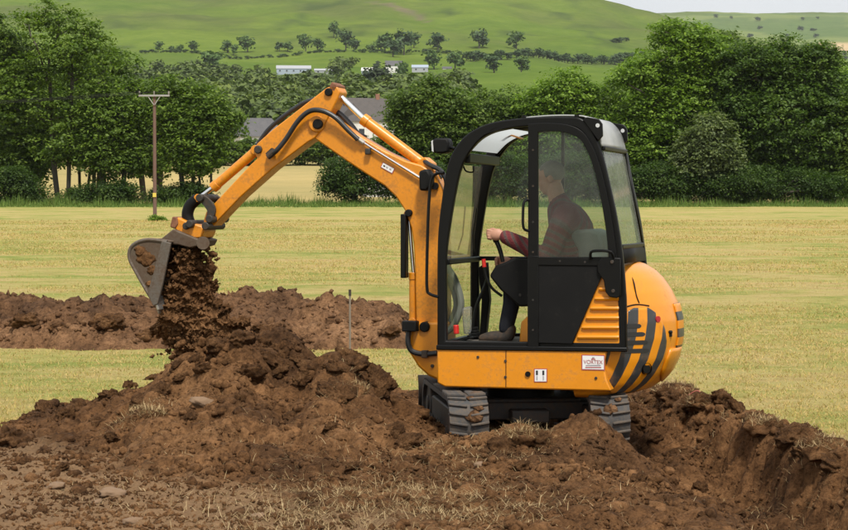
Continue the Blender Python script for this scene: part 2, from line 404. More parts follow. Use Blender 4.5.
M['verge'] = blade_mat('rank_grass', [(0, (.06, .11, .02)), (.5, (.10, .18, .03)), (1, (.19, .25, .06))])

# ---- dug area: height of the soil over the field
CRX = np.array([-6, -3.45, -3.09, -2.69, -2.36, -2.04, -1.80, -1.40, -1.20, -1.0, -.675, -.38, -.24, .05, .3, 9])
CRZ = np.array([0, .0, .07, .15, .28, .42, .58, .74, .70, .55, .50, .47, .28, .10, .02, 0.0])
TA = np.array([1.99, 18.1]); TB = np.array([2.87, 13.3]); TD = (TB - TA) / np.linalg.norm(TB - TA); TN = np.array([-TD[1], TD[0]])   # TN to the right
def gnd(px, py):
    d = ray(px, py); t = -CAM_H / d.z; return (d.x * t, d.y * t)
SOILP = np.array([gnd(*q) for q in [(-170, 436), (0, 430), (40, 416), (95, 402), (160, 384), (215, 374), (300, 372), (370, 380), (410, 391), (470, 389), (560, 386), (650, 386)]])
def soil_edge(X, Y):
    """> 0 inside the dug area (metres, roughly)"""
    yb = np.interp(X, SOILP[:, 0], SOILP[:, 1]); a = yb - Y
    s = (X - TA[0]) * TN[0] + (Y - TA[1]) * TN[1]
    b = .32 - s
    return np.minimum(a, b)
def soil_h(X, Y):
    wob = fbm(X * 1.1, Y * 1.1, 3, 3)
    e = soil_edge(X + .12 * fbm(X * 3, Y * 3, 21, 3), Y + .25 * fbm(X * 2.2, Y * 2.2, 31, 3))
    inside = smooth(-.06, .16, e)
    # heap under the bucket: crest line with a long near slope and a short back slope
    cz = np.interp(X + .06 * wob, CRX, CRZ); yc = 16.25 + .15 * wob - .75 * smooth(-1.3, -.4, X)
    dy = yc - Y
    front = np.clip(1 - dy / (2.7 + 1.3 * cz), 0, 1) ** 1.25; back = np.clip(1 + dy / .85, 0, 1)
    heap = cz * np.where(dy > 0, front, back)
    # loose mounds in front of the machine
    def bumpm(cx, cy, r1, r2, h): return h * np.exp(-((X - cx) / r1) ** 2 - ((Y - cy) / r2) ** 2)
    mound = bumpm(1.36, 14.3, .55, .42, .26) + bumpm(.62, 14.15, .28, .25, .10) + bumpm(2.0, 15.2, .3, .5, .16) + bumpm(.0, 13.6, .5, .4, .07) - bumpm(.95, 15.3, .45, .5, .10) - bumpm(.12, 15.2, .28, .5, .10)
    # trench on the right
    s = (X - TA[0]) * TN[0] + (Y - TA[1]) * TN[1]; l = (X - TA[0]) * TD[0] + (Y - TA[1]) * TD[1]
    s = s + .08 * fbm(X * 2.6 + 9, Y * 2.6, 41, 3) + .05 * fbm(X * 9, Y * 9, 45, 3)
    depth = .46 * smooth(.3, 3.4, l)
    floor_ = np.where(s > -.6, 1.0, np.clip(1 - (-.6 - s) / 1.1, 0, 1)); floor_ = floor_ * floor_ * (3 - 2 * floor_)
    cut = -depth * np.where(s > -.26, smooth(0, .26, -s), floor_)
    berm = (.10 + .05 * fbm(X * 3, Y * 3, 51, 2)) * np.exp(-((s - .12) / .16) ** 2) * smooth(-.2, .5, l) * smooth(8.5, 6.5, l)
    base = np.maximum(heap + np.minimum(mound, 0), mound * (heap < .5)) + cut * (heap < .3)
    # clods and crumbs
    d1, v1 = worley(X * 4.2 + .3 * wob, Y * 4.2, 61); d2, v2 = worley(X * 10.5, Y * 10.5, 71); d3, v3 = worley(X * 22, Y * 22, 81)
    dome = lambda d, r: np.sqrt(np.clip(1 - (d / r) ** 2, 0, 1))
    q1 = fbm(X * 9, Y * 9, 63, 3, .6); q2 = fbm(X * 24, Y * 24, 73, 2)
    lump = dome(d1 + .16 * q1, .52) * (v1 > .58) * v1 * .055 + dome(d2 + .14 * q2, .5) * (v2 > .45) * v2 * .036 + dome(d3, .45) * (v3 > .4) * .014
    ridg = 1 - np.abs(fbm(X * 3.1, Y * 3.1, 97, 4, .6))
    rough = (.055 + .12 * np.clip(heap * 2, 0, 1)) * fbm(X * 2.2, Y * 2.2, 91, 3) + .035 * fbm(X * 8, Y * 8, 95, 4, .65) + (.06 + .07 * np.clip(heap * 2, 0, 1)) * (ridg - .75) + .012 * fbm(X * 30, Y * 30, 99, 2)
    dryf = smooth(-.25, .6, 12.8 - 1.25 * (X + 1.46) - Y + .45 * wob) * smooth(16.5, 15.2, Y)
    calm = (1 - .5 * dryf)
    base = base * (1 - .55 * dryf)
    h = base * inside + berm + (lump + rough) * calm * np.clip(inside * (.45 + 1.2 * np.abs(base + berm) / .3 + .25), 0, 1.15)
    h = h * smooth(10.0, 10.5, Y) * smooth(4.55, 4.2, np.abs(X))
    return h, e, inside, dryf, heap, s, l

PX0, PX1, PY0, PY1, STEP = -4.6, 4.6, 10.0, 19.6, .02
gx = np.arange(PX0, PX1 + 1e-6, STEP); gy = np.arange(PY0, PY1 + 1e-6, STEP)
GX, GY = np.meshgrid(gx, gy); GH, GE, GI, GD, GHEAP, GS, GL = soil_h(GX, GY)
edge_fade = smooth(PY1, PY1 - .3, GY); GH = GH * edge_fade
GH = GH + .006 * fbm(GX * 5, GY * 5, 5, 3) * edge_fade * smooth(4.6, 4.3, np.abs(GX)) * (1 - GI)
def blur(A, r, n=2):
    for _ in range(n):
        for ax in (0, 1):
            P_ = np.pad(A, [(r, r) if k == ax else (0, 0) for k in (0, 1)], mode='edge'); cs = np.cumsum(P_, axis=ax); z = np.zeros_like(np.take(cs, [0], ax)); cs = np.concatenate([z, cs], ax)
            A = (np.take(cs, range(2 * r + 1, cs.shape[ax]), ax) - np.take(cs, range(0, cs.shape[ax] - 2 * r - 1), ax)) / (2 * r + 1)
    return A
GH = np.minimum(GH, blur(GH, 3) + .022); GH = np.maximum(GH, blur(GH, 3) - .035)
ny, nx = GX.shape
idx = np.arange(nx * ny).reshape(ny, nx)
quads = np.stack([idx[:-1, :-1], idx[:-1, 1:], idx[1:, 1:], idx[1:, :-1]], -1).reshape(-1, 4)
cen = lambda A: (.25 * (A[:-1, :-1] + A[:-1, 1:] + A[1:, 1:] + A[1:, :-1])).ravel()
PV = np.stack([GX.ravel(), GY.ravel(), GH.ravel()], -1)
is_soil = (cen(GE) > 0) | (cen(GH) > .035) | (cen(GH) < -.03)
is_heap = is_soil & (cen(GHEAP) * (cen(GE) > -.2) > .10)
def submesh(name, faces, verts, attrs=None, mat=None):
    used = np.unique(faces); remap = np.full(len(verts), -1); remap[used] = np.arange(len(used))
    me = np_mesh(name, verts[used], remap[faces])
    if attrs is not None:
        a = me.attributes.new('dry', 'FLOAT', 'POINT'); a.data.foreach_set('value', attrs.ravel()[used].astype(np.float32))
    return link(name, me, mat)
def ground_at(X, Y):
    X = np.asarray(X, float); Y = np.asarray(Y, float)
    fx = np.clip((X - PX0) / STEP, 0, nx - 1.001); fy = np.clip((Y - PY0) / STEP, 0, ny - 1.001)
    z = GH[fy.astype(int), fx.astype(int)]
    inn = (X > PX0) & (X < PX1) & (Y > PY0) & (Y < PY1)
    return np.where(inn, z, fieldz(Y))
o = submesh('dug_ground', quads[is_soil & ~is_heap], PV, GD, M['soil']); tag(o, 'bare dug brown soil and trench around the excavator', kind='structure')
o = submesh('soil_heap', quads[is_heap], PV, GD, M['soil']); tag(o, 'large near heap of brown soil under the excavator bucket', 'soil heap', 'heaps of dug soil')

# ---- the field, with the dug area let into it
ox = np.concatenate([np.linspace(-400, -60, 12), np.linspace(-50, -5.2, 24), gx[::23], np.linspace(5.2, 50, 24), np.linspace(60, 400, 12)]); ox[np.abs(ox - PX1) < .01] = PX1
oy = np.concatenate([np.linspace(-150, 8, 16), gy[::24], np.linspace(20.2, 60, 60), np.linspace(62, 231, 60)])
ox = np.unique(np.round(np.append(ox, [PX0, PX1]), 4)); oy = np.unique(np.round(np.append(oy, [PY0, PY1]), 4))
OX, OY = np.meshgrid(ox, oy)
OZ = fieldz(OY) + .05 * fbm(OX * .15, OY * .15, 8, 3) * smooth(21, 30, OY)
oi = np.arange(OX.size).reshape(OX.shape)
oq = np.stack([oi[:-1, :-1], oi[:-1, 1:], oi[1:, 1:], oi[1:, :-1]], -1).reshape(-1, 4)
hole = (cen(OX) > PX0) & (cen(OX) < PX1) & (cen(OY) > PY0) & (cen(OY) < PY1)
OV = np.stack([OX.ravel(), OY.ravel(), OZ.ravel()], -1)
fv = np.concatenate([OV, PV]); ff = np.concatenate([oq[~hole], quads[~is_soil] + len(OV)])
used = np.unique(ff); remap = np.full(len(fv), -1); remap[used] = np.arange(len(used))
o = link('field', np_mesh('field', fv[used], remap[ff]), M['grass']); tag(o, 'mown straw coloured hay field with greener patches', kind='structure')

# ---- the far spoil bank
bx = np.arange(-7.6, .15, .035); by = np.arange(23.6, 28.6, .05)
BX, BY = np.meshgrid(bx, by)
bc = np.interp(BX, [-8, -6, -4.6, -3.9, -3.2, -2.7, -2.1, -1.5, -.8, -.35, -.1, .1], [.58, .60, .60, .56, .52, .66, .72, .62, .52, .5, .42, .2])
yc = 26.2 + .25 * fbm(BX * .6, BY * 0, 12, 2); hw = 1.7 + .25 * fbm(BX * .9, BY * .3, 14, 2) + .16 * fbm(BX * 4.5, BY * 3, 15, 3)
prof = np.clip(1 - np.abs(BY - yc) / hw, 0, 1); prof = prof ** .8
endf = smooth(.12, -.35, BX + .1 * fbm(BY * 2, BX, 4, 2))
d1, v1 = worley(BX * 3.1, BY * 3.1, 161); d2, v2 = worley(BX * 8, BY * 8, 171)
BH = bc * prof * endf
BH = BH + (prof > 0) * endf * np.clip(prof * 4, 0, 1) * (np.sqrt(np.clip(1 - (d1 / .5) ** 2, 0, 1)) * (v1 > .7) * .07 + np.sqrt(np.clip(1 - (d2 / .5) ** 2, 0, 1)) * (v2 > .5) * .035 + .10 * fbm(BX * 1.6, BY * 1.6, 191, 5, .62))
BZ = fieldz(BY) + BH - .05
bi = np.arange(BX.size).reshape(BX.shape); bq = np.stack([bi[:-1, :-1], bi[:-1, 1:], bi[1:, 1:], bi[1:, :-1]], -1).reshape(-1, 4)
keep = cen(BH) > .02
fvb = np.stack([BX.ravel(), BY.ravel(), BZ.ravel()], -1); uu = np.unique(bq[keep]); rm = np.full(len(fvb), -1); rm[uu] = np.arange(len(uu))
o = link('soil_heap', np_mesh('spoil_bank', fvb[uu], rm[bq[keep]]), M['soil_far']); tag(o, 'long low bank of drier spoil lying across the field behind', 'soil heap', 'heaps of dug soil')
bank = (BX, BY, BZ, BH)

# ---- clods
from mathutils import noise as mnoise
def clod_mesh(seed, sub, amp=.32):
    bm = bmesh.new(); bmesh.ops.create_icosphere(bm, subdivisions=sub, radius=1.0)
    r = random.Random(seed); ph = [Vector((r.uniform(-1, 1), r.uniform(-1, 1), r.uniform(-1, 1))).normalized() for _ in range(7)]
    am = [r.uniform(-amp, amp) for _ in range(7)]
    for v in bm.verts:
        nv = v.co.normalized(); k = 1 + sum(a * max(0, nv.dot(q)) ** 3 for a, q in zip(am, ph))
        if sub > 1: k += .30 * 1.4 * mnoise.fractal(nv * 2.1 + Vector((seed * 3.7, 0, 0)), .8, 2.1, 5) + .17 * mnoise.noise(nv * 8 + Vector((0, seed, 0)))
        else: k += r.uniform(-.12, .12)
        v.co = v.co * k; v.co.z *= .75
    vs = np.array([v.co[:] for v in bm.verts]); fs = np.array([[x.index for x in f.verts] for f in bm.faces]); bm.free(); return vs, fs
def scatter_stuff(name, protos, pos, scale, mat, label, rot=True):
    V = []; F = []; base = 0
    ang = RNG.uniform(0, 2 * pi, len(pos)); til = RNG.normal(0, .6, (len(pos), 2)); which = RNG.integers(0, len(protos), len(pos))
    for k, (pv, pf) in enumerate(protos):
        s = np.where(which == k)[0]
        if len(s) == 0: continue
        c, sn = np.cos(ang[s]), np.sin(ang[s]); q = pv[None] * scale[s][:, None, None]
        ct, st = np.cos(til[s, 0]), np.sin(til[s, 0])
        y = q[..., 1] * ct[:, None] - q[..., 2] * st[:, None]; z = q[..., 1] * st[:, None] + q[..., 2] * ct[:, None]
        x2 = q[..., 0] * c[:, None] - y * sn[:, None]; y2 = q[..., 0] * sn[:, None] + y * c[:, None]
        v = np.stack([x2, y2, z], -1) + pos[s][:, None, :]
        V.append(v.reshape(-1, 3)); F.append((pf[None] + (np.arange(len(s)) * len(pv))[:, None, None] + base).reshape(-1, 3)); base += len(s) * len(pv)
    o = link(name, np_mesh(name, np.concatenate(V), np.concatenate(F)), mat); tag(o, label, kind='stuff'); return o
def chip(seed):
    r = random.Random(seed); v = np.array([(1, 0, 0), (-1, 0, 0), (0, 1, 0), (0, -1, 0), (0, 0, 1), (0, 0, -1)], float); v = v * np.array([[r.uniform(.6, 1.3)] for _ in range(6)]) + np.array([[r.uniform(-.3, .3) for _ in range(3)] for _ in range(6)])
    return v, np.array([(0, 2, 4), (2, 1, 4), (1, 3, 4), (3, 0, 4), (2, 0, 5), (1, 2, 5), (3, 1, 5), (0, 3, 5)])
small = [chip(i) for i in range(10)]; large = [clod_mesh(20 + i, 4, .45) for i in range(6)]; medium = [clod_mesh(40 + i, 2, .4) for i in range(6)]
def soil_points(n, pref):
    X = RNG.uniform(-4.2, 4.2, n * 5); Y = RNG.uniform(10.6, 18.4, n * 5)
    fx = ((X - PX0) / STEP).astype(int); fy = ((Y - PY0) / STEP).astype(int)
    wgt = pref(X, Y, GI[fy, fx], GHEAP[fy, fx], GD[fy, fx], GS[fy, fx]); k = RNG.uniform(0, 1, len(X)) < wgt
    X, Y = X[k][:n], Y[k][:n]; return X, Y, ground_at(X, Y)
cl = fbm
pref_s = lambda X, Y, I, H, D, S: (I > .5) * np.clip(.55 + 1.2 * fbm(X * 1.3, Y * 1.3, 301, 3) + .3 * D, .05, 1)
X, Y, Z = soil_points(46000, pref_s); sc = .005 + .019 * RNG.uniform(0, 1, len(X)) ** 3.2
scatter_stuff('soil_crumbs', small, np.stack([X, Y, Z + sc * .2], -1), sc, M['soil'], 'small brown soil crumbs spread over the dug ground')
pref_w = lambda X, Y, I, H, D, S: ((S > -.30) & (S < .05)) * (Y < 17.6) * 1.0
X, Y, Z = soil_points(6000, lambda *q: pref_w(*q)); sc = .008 + .026 * RNG.uniform(0, 1, len(X)) ** 2.5
scatter_stuff('soil_crumbs', small, np.stack([X, Y, Z], -1), sc, M['soil'], 'crumbs of soil clinging to the cut face of the trench')
pref_m = lambda X, Y, I, H, D, S: (I > .3) * np.clip(.2 + 1.3 * fbm(X * 1.1, Y * 1.1, 311, 3) + .5 * (np.abs(S - .15) < .2), .02, 1) * (1 - .55 * D)
X, Y, Z = soil_points(1700, pref_m); sc = .022 + .028 * RNG.uniform(0, 1, len(X)) ** 2
scatter_stuff('soil_lumps', medium, np.stack([X, Y, Z + sc * .1], -1), sc, M['soil'], 'fist sized lumps of brown soil over the dug ground')
# crumbs of the far bank
k = RNG.integers(0, BX.size, 2600); kk = k[(BH.ravel()[k] > .12)]
sc = .02 + .05 * RNG.uniform(0, 1, len(kk)) ** 3
scatter_stuff('soil_crumbs', small, np.stack([BX.ravel()[kk], BY.ravel()[kk], BZ.ravel()[kk] + .005], -1), sc, M['soil_far'], 'crumbs of drier soil on the bank behind the heap')

# individual large clods
clod_meshes = []
for i, (v, f) in enumerate(large):
    me = np_mesh('soil_clod', v, f); me.materials.append(M['soil']); clod_meshes.append(me)
SPOTS = [(46, 412, .10), (14, 441, .13), (64, 415, .075), (78, 408, .08), (30, 418, .055), (95, 425, .07), (352, 364, .16), (338, 370, .12), (222, 348, .12), (240, 342, .13), (262, 346, .14), (282, 352, .13), (296, 362, .11), (236, 360, .12), (312, 372, .10), (276, 370, .12), (196, 362, .10), (176, 368, .09), (150, 380, .09), (128, 388, .08), (108, 398, .08), (352, 367, .13), (378, 384, .15), (372, 372, .11), (335, 398, .16), (300, 385, .13), (268, 362, .13), (250, 376, .11), (228, 358, .10), (205, 372, .09), (182, 380, .08), (160, 392, .08), (140, 402, .07), (408, 446, .10), (395, 432, .07), (420, 462, .06), (520, 470, .07), (565, 480, .06), (610, 470, .07), (500, 452, .10), (540, 442, .09),
         (648, 402, .12), (662, 398, .14), (676, 402, .11), (690, 412, .13), (704, 408, .12), (720, 404, .12), (738, 412, .11), (757, 424, .10), (770, 432, .09), (792, 440, .10), (806, 452, .09), (822, 450, .10), (838, 468, .11), (632, 412, .10), (640, 425, .08), (700, 430, .09), (655, 440, .07), (675, 455, .06), (240, 402, .07), (290, 420, .07), (330, 430, .06), (190, 420, .06), (110, 440, .06), (60, 470, .05), (455, 490, .05), (300, 500, .05), (350, 470, .05), (700, 490, .06), (640, 480, .05), (740, 505, .05)]
rr = random.Random(4)
ORD = ['first', 'second', 'third', 'fourth', 'fifth', 'sixth', 'seventh', 'eighth', 'ninth', 'tenth', 'eleventh', 'twelfth', 'thirteenth', 'fourteenth', 'fifteenth', 'sixteenth', 'seventeenth', 'eighteenth', 'nineteenth', 'twentieth', 'twenty-first', 'twenty-second', 'twenty-third', 'twenty-fourth', 'twenty-fifth']
def clod_where(px, py):
    return ('at the left foot of the heap' if px < 100 else 'on the slope of the near heap' if px < 392 and py > 388 else 'along the crest of the near heap' if px < 392 else 'along the torn edge of the trench' if px > 625 and py < 470 else 'on the trench floor' if px > 625 else 'in front of the tracks')
CLOD_RANK = {}
for q in sorted(SPOTS): CLOD_RANK.setdefault(clod_where(q[0], q[1]), []).append(q)
def surf_from_px(px, py):
    """first point of the dug surface met by the line of sight"""
    d = ray(px, py); d = d / d.y; best = None
    for Y in np.arange(10.2, 19.4, .03):
        p = CAMP + d * Y
        if p.z <= float(ground_at(p.x, Y)): return p
    return CAMP + d * (-CAM_H / d.z)
for i, (px, py, r) in enumerate(SPOTS):
    p = surf_from_px(px, py)
    if px < 392 and py < 388: r *= .78
    o = link('soil_clod', clod_meshes[i % 6]); o.location = (p.x, p.y + r * .3, p.z + r * .15); o.scale = (r * rr.uniform(.85, 1.2), r * rr.uniform(.8, 1.1), r * rr.uniform(.75, 1.0))
    o.rotation_euler = (rr.uniform(-.5, .5), rr.uniform(-.5, .5), rr.uniform(0, 6.3))
    where = clod_where(px, py); nth = CLOD_RANK[where].index(SPOTS[i])
    tag(o, ORD[nth] + ' large brown soil clod from the left ' + where, 'soil clod', 'large soil clods ' + where)
for i, (px, r) in enumerate([(24, .16), (60, .14), (110, .2), (150, .17), (262, .12), (390, .13)]):
    pos = at(px, 325 if i else 300, 25.0); yy = 24.95; 
    j = np.argmin(np.abs(bx - pos.x)); kz = np.argmin(np.abs(by - yy))
    o = link('soil_clod', clod_meshes[(i + 2) % 6]); o.location = (bx[j], by[kz], BZ[kz, j] + .02); o.scale = (r, r * .9, r * .7); o.rotation_euler = (0, 0, i)
    tag(o, ORD[i] + ' dark clod from the left on the long spoil bank behind', 'soil clod', 'clods on the far spoil bank')
stone_m = surface('pale_stone', (.20, .125, .072), .92, dirt=(.17, .11, .06), dirt_amt=.4, dscale=12, bmp=(30, .3, .01))
stone_meshes = []
for i in range(3):
    v, f = clod_mesh(70 + i, 3, .35); v = v * np.array([1.25, .8, .8]); me = np_mesh('stone', v, f); me.materials.append(stone_m); stone_meshes.append(me)
STONES = [(203, 404, .075, 'pale tan stone half buried high on the near soil heap'), (112, 494, .055, 'flat pale stone at the foot of the heap, lower left'), (258, 517, .05, 'pale stone on the straw strewn ground, bottom middle'), (134, 523, .05, 'pale flat stone at the bottom left on dusty ground'), (55, 487, .045, 'tan flat stone lowest on the left foot of the heap'), (20, 508, .035, 'small stone on dusty ground, bottom left corner'), (97, 503, .03, 'small pale stone just left of the flat stone'), (480, 465, .03, 'small pale stone below the left track')]
for i, (px, py, r, lb) in enumerate(STONES):
    p = surf_from_px(px, py); o = link('stone', stone_meshes[i % 3]); o.location = (p.x, p.y, p.z + r * .1); o.scale = (r, r, r * .75); o.rotation_euler = (rr.uniform(-.3, .3), rr.uniform(-.3, .3), rr.uniform(-.6, .6)); tag(o, lb, 'stone', 'pale stones in the soil')

# ---- blades: stubble on the field, straw on the soil
def blades(name, X, Y, Z, length, width, mat, label, flat=.5, simple=False):
    n = len(X); a = RNG.uniform(0, 2 * pi, n); lean = np.clip(RNG.normal(flat, .35, n), -.2, 1.45)
    dx, dy = np.cos(a) * np.sin(lean), np.sin(a) * np.sin(lean); dz = np.cos(lean)
    b = a + pi / 2 + RNG.normal(0, .3, n); wx, wy = np.cos(b) * width / 2, np.sin(b) * width / 2
    base = np.stack([X, Y, Z], -1)
    bend = RNG.normal(0, .32, n)[:, None] * length[:, None] * np.stack([wy / width, -wx / width, np.zeros(n)], -1)
    mid = base + np.stack([dx, dy, dz], -1) * length[:, None] * .55 + bend; tip = base + np.stack([dx, dy, dz * .8], -1) * length[:, None]
    wv = np.stack([wx, wy, np.zeros(n)], -1)
    if simple:
        V = np.stack([base - wv, base + wv, tip + bend], 1).reshape(-1, 3); F = np.arange(n * 3).reshape(-1, 3)
        o = link(name, np_mesh(name, V, F, False), mat); tag(o, label, kind='stuff'); return o
    V = np.stack([base - wv, base + wv, mid + wv * .8, mid - wv * .8, tip], 1).reshape(-1, 3)
    k = np.arange(n)[:, None] * 5
    F = np.concatenate([k + [[0, 1, 2]], k + [[0, 2, 3]], k + [[3, 2, 4]]])
    o = link(name, np_mesh(name, V, F, False), mat); tag(o, label, kind='stuff'); return o
# stubble: density falls with distance
n = 860000; Yb = 13.0 + (125 - 13.0) * RNG.uniform(0, 1, n) ** 2.35; Xb = RNG.uniform(-.245, .245, n) * Yb
e = soil_edge(Xb + .1 * fbm(Xb * 3, Yb * 3, 21, 3), Yb + .2 * fbm(Xb * 2.2, Yb * 2.2, 31, 3))
clump = fbm(Xb * 2.3, Yb * 2.3, 401, 3)
k = ((e < .05) | (Yb > 19.4)) & (RNG.uniform(0, 1, n) < np.clip(.60 + .7 * clump, .2, 1))
inb = (Xb > -7.4) & (Xb < .05) & (np.abs(Yb - 26.2) < 1.45); k &= ~inb
Xb, Yb = Xb[k], Yb[k]; ln = (.02 + .05 * RNG.uniform(0, 1, len(Xb)) ** 2) * (1 + (Yb - 13) * .016)
blades('stubble', Xb, Yb, ground_at(Xb, Yb) - .004, ln, .0035 + Yb * .00034, M['stubble'], 'short mown stubble standing on the hay field', 1.05, True)
# straw: strewn patches
def patch(cx, cy, rx, ry, n): 
    X = RNG.normal(cx, rx, n); Y = RNG.normal(cy, ry, n); return X, Y
PX = []
def px_patch(px, py, rpx, ry, n):
    p = surf_from_px(px, py); X, Y = patch(p.x, p.y, rpx * p.y / FPX, ry, n); PX.append((X, Y))
for a in [(330, 500, 60, .55, 2300), (420, 492, 70, .5, 2600), (470, 515, 50, .3, 1200), (300, 520, 60, .3, 1100), (150, 415, 10, .10, 330), (120, 422, 12, .1, 180), (345, 398, 14, .12, 260), (490, 432, 22, .16, 900), (520, 440, 25, .2, 500), (445, 446, 16, .15, 350), (470, 455, 40, .3, 600), (330, 440, 50, .5, 500), (690, 400, 14, .18, 300), (720, 425, 14, .15, 260), (800, 455, 30, .25, 700), (838, 455, 20, .3, 600), (660, 395, 20, .2, 350), (100, 500, 70, .5, 350), (200, 470, 90, .9, 500), (560, 500, 90, .8, 450)]:
    px_patch(*a)
X = np.concatenate([q[0] for q in PX]); Y = np.concatenate([q[1] for q in PX])
k = (np.abs(X) < 4.3) & (Y > 10.4) & (Y < 19); X, Y = X[k], Y[k]
blades('straw', X, Y, ground_at(X, Y) + .004, .03 + .09 * RNG.uniform(0, 1, len(X)) ** 1.6, np.full(len(X), .0034), M['straw'], 'dry straw and torn grass strewn over the dug soil', 1.2)
# sods of torn turf on the edge of the trench and before the left track
def sod(px, py, r, label, n=420):
    p = surf_from_px(px, py); root = empty('turf_sod', (p.x, p.y + r * .3, p.z), rr.uniform(0, 6))
    v, f = clod_mesh(int(px), 3, .4); v = v * np.array([r * 1.2, r, r * .75]); me = np_mesh('soil_clump', v, f); link('soil_clump', me, M['soil'], root)
    up = v[v[:, 2] > r * .15]; q = up[RNG.integers(0, len(up), n)] * RNG.uniform(.92, 1.0, (n, 1)); 
    b = blades('torn_grass', q[:, 0], q[:, 1], q[:, 2], .03 + .07 * RNG.uniform(0, 1, n), np.full(n, .005), M['straw'], None, 1.0); b.parent = root; del b['kind']
    tag(root, label, 'turf sod', 'sods of torn turf')
sod(497, 428, .16, 'straw topped sod of turf in front of the left track')
sod(525, 440, .13, 'smaller straw topped sod beside the one before the track', 300)
sod(676, 394, .17, 'sod of torn turf close behind the tail at the trench edge')
sod(706, 408, .15, 'torn turf sod on the trench edge nearest its far end', 300)
sod(765, 428, .15, 'torn turf sod half way along the trench edge')
sod(828, 452, .17, 'torn turf sod on the trench edge at the right of the frame')
sod(152, 418, .11, 'clump of dry turf caught in the left slope of the heap')
sod(345, 396, .13, 'clump of torn turf on the right slope of the heap')

# ================================================================== EXCAVATOR
EX = empty('mini_excavator', ROOT, -YAW)
tag(EX, 'orange mini excavator with black framed cab tipping soil from its raised bucket', 'excavator')
def P(lst, y): return [L(a, b, y) for a, b in lst]
def pin(name, px, py, y0, y1, r, mat='steel_dark', parent=None, seg=16):
    x, z = L(px, py, y0); return MB().tube([(x, y0, z), (x, y1, z)], r, seg).build(name, M[mat], parent or EX, bevel=r * .2)

# ---- undercarriage, turned away from the upper body
UC = MB()
UROT = radians(112.5); UD = Matrix.Rotation(UROT, 4, 'Z')
ZT, ZB, TLEN, TW, GAUGE = .335, -.075, 1.86, .30, .545
R_ = (ZT - ZB) / 2; ZC = (ZT + ZB) / 2; HL = TLEN / 2 - R_
def loop_point(s):
    """point and outward angle on the track loop; s in 0..1"""
    per = 4 * HL + 2 * pi * R_; d = (s % 1) * per
    if d < 2 * HL: return (-HL + d, ZC + R_, pi / 2)
    d -= 2 * HL
    if d < pi * R_: a = pi / 2 - d / R_; return (HL + R_ * cos(a), ZC + R_ * sin(a), a)
    d -= pi * R_
    if d < 2 * HL: return (HL - d, ZC - R_, -pi / 2)
    d -= 2 * HL; a = -pi / 2 - d / R_; return (-HL + R_ * cos(a), ZC + R_ * sin(a), a)
lug = MB()
for sgn in (-1, 1):
    lug.add([(-.012, sgn * .012, 0), (.012, sgn * .012, 0), (.034, sgn * .152, 0), (.008, sgn * .152, 0), (-.008, sgn * .012, .020), (.008, sgn * .012, .020), (.029, sgn * .149, .020), (.012, sgn * .149, .020)],
            [(0, 1, 2, 3), (4, 7, 6, 5), (0, 4, 5, 1), (1, 5, 6, 2), (2, 6, 7, 3), (3, 7, 4, 0)])
lug_me = None
for side in (1, -1):
    b = MB(); N = 72
    outer = [(loop_point(i / N)[0], loop_point(i / N)[1]) for i in range(N)]
    cx = lambda q, k: (q[0] - k * cos(q[2]), q[1] - k * sin(q[2]))
    inner = [cx(loop_point(i / N), .038) for i in range(N)]
    b.ring(outer, inner, side * GAUGE - TW / 2, side * GAUGE + TW / 2)
    belt = b.build('track', M['rubber'], EX); belt.matrix_local = UD
    if side == 1: belt['label'] = 'rubber track nearest the soil heap, muddy'
    for i in range(58):
        if lug_me is None:
            lo = lug.build('track_lug', M['rubber'], belt, bevel=.004, bseg=1); lug_me = lo.data
        else:
            lo = link('track_lug', lug_me, None, belt)
            bv = lo.modifiers.new('bevel', 'BEVEL'); bv.width = .004; bv.segments = 1
        x, z, a = loop_point((i + .5) / 58)
        lo.matrix_local = Matrix.Translation((x, side * GAUGE, z)) @ Matrix.Rotation(pi / 2 - a, 4, 'Y')
    for i in range(14):
        s_ = rr.uniform(.80, 1.02) if i < 10 else rr.uniform(.0, .3); x, z, a_ = loop_point(s_); v_, f_ = clod_mesh(400 + i + 20 * side, 2, .45); r_ = rr.uniform(.018, .045)
        v_ = v_ * np.array([r_, r_ * 1.3, .010]); mo = link('mud_cake', np_mesh('mud_cake', v_, f_), M['soil_far'], belt)
        mo.matrix_local = Matrix.Translation((x + .008 * cos(a_), side * GAUGE + rr.uniform(-.12, .12), z + .008 * sin(a_))) @ Matrix.Rotation(pi / 2 - a_, 4, 'Y')
    fr = MB(); fr.prism([(-HL, ZC - .09), (HL, ZC - .09), (HL, ZC + .05), (HL - .2, ZC + .09), (-HL + .2, ZC + .09), (-HL, ZC + .05)], side * GAUGE - .11, side * GAUGE + .11)
    f = fr.build('track_frame', M['steel_dark'], EX, bevel=.012); f.matrix_local = UD
    for nm, xx, rr_ in (('idler', -HL, R_ - .045), ('sprocket', HL, R_ - .045)):
        wv = MB(); wv.tube([(xx, side * GAUGE - .12, ZC), (xx, side * GAUGE + .12, ZC)], rr_, 22); wv.tube([(xx, side * GAUGE - .135, ZC), (xx, side * GAUGE + .135, ZC)], rr_ * .45, 14)
        wv.build(nm, M['steel_dark'], f, bevel=.01)
    for q in range(4):
        xx = -HL + .25 + q * (2 * HL - .5) / 3
        MB().tube([(xx, side * GAUGE - .125, ZC - .11), (xx, side * GAUGE + .125, ZC - .11)], .055, 14).build('roller', M['steel_dark'], f)
    if side == 1:
        MB().box((-HL + .10, side * GAUGE + .114, ZC + .01), (.10, .006, .09)).build('marker_plate', M['orange'], f)
cf = MB()
cf.box((0, 0, .20), (.62, .86, .13)); cf.box((.28, 0, .17), (.12, 1.0, .14)); cf.box((-.28, 0, .17), (.12, 1.0, .14)); cf.box((0, 0, .14), (1.0, .3, .1))
o = cf.build('cross_frame', M['steel_dark'], EX, bevel=.012); o.matrix_local = UD
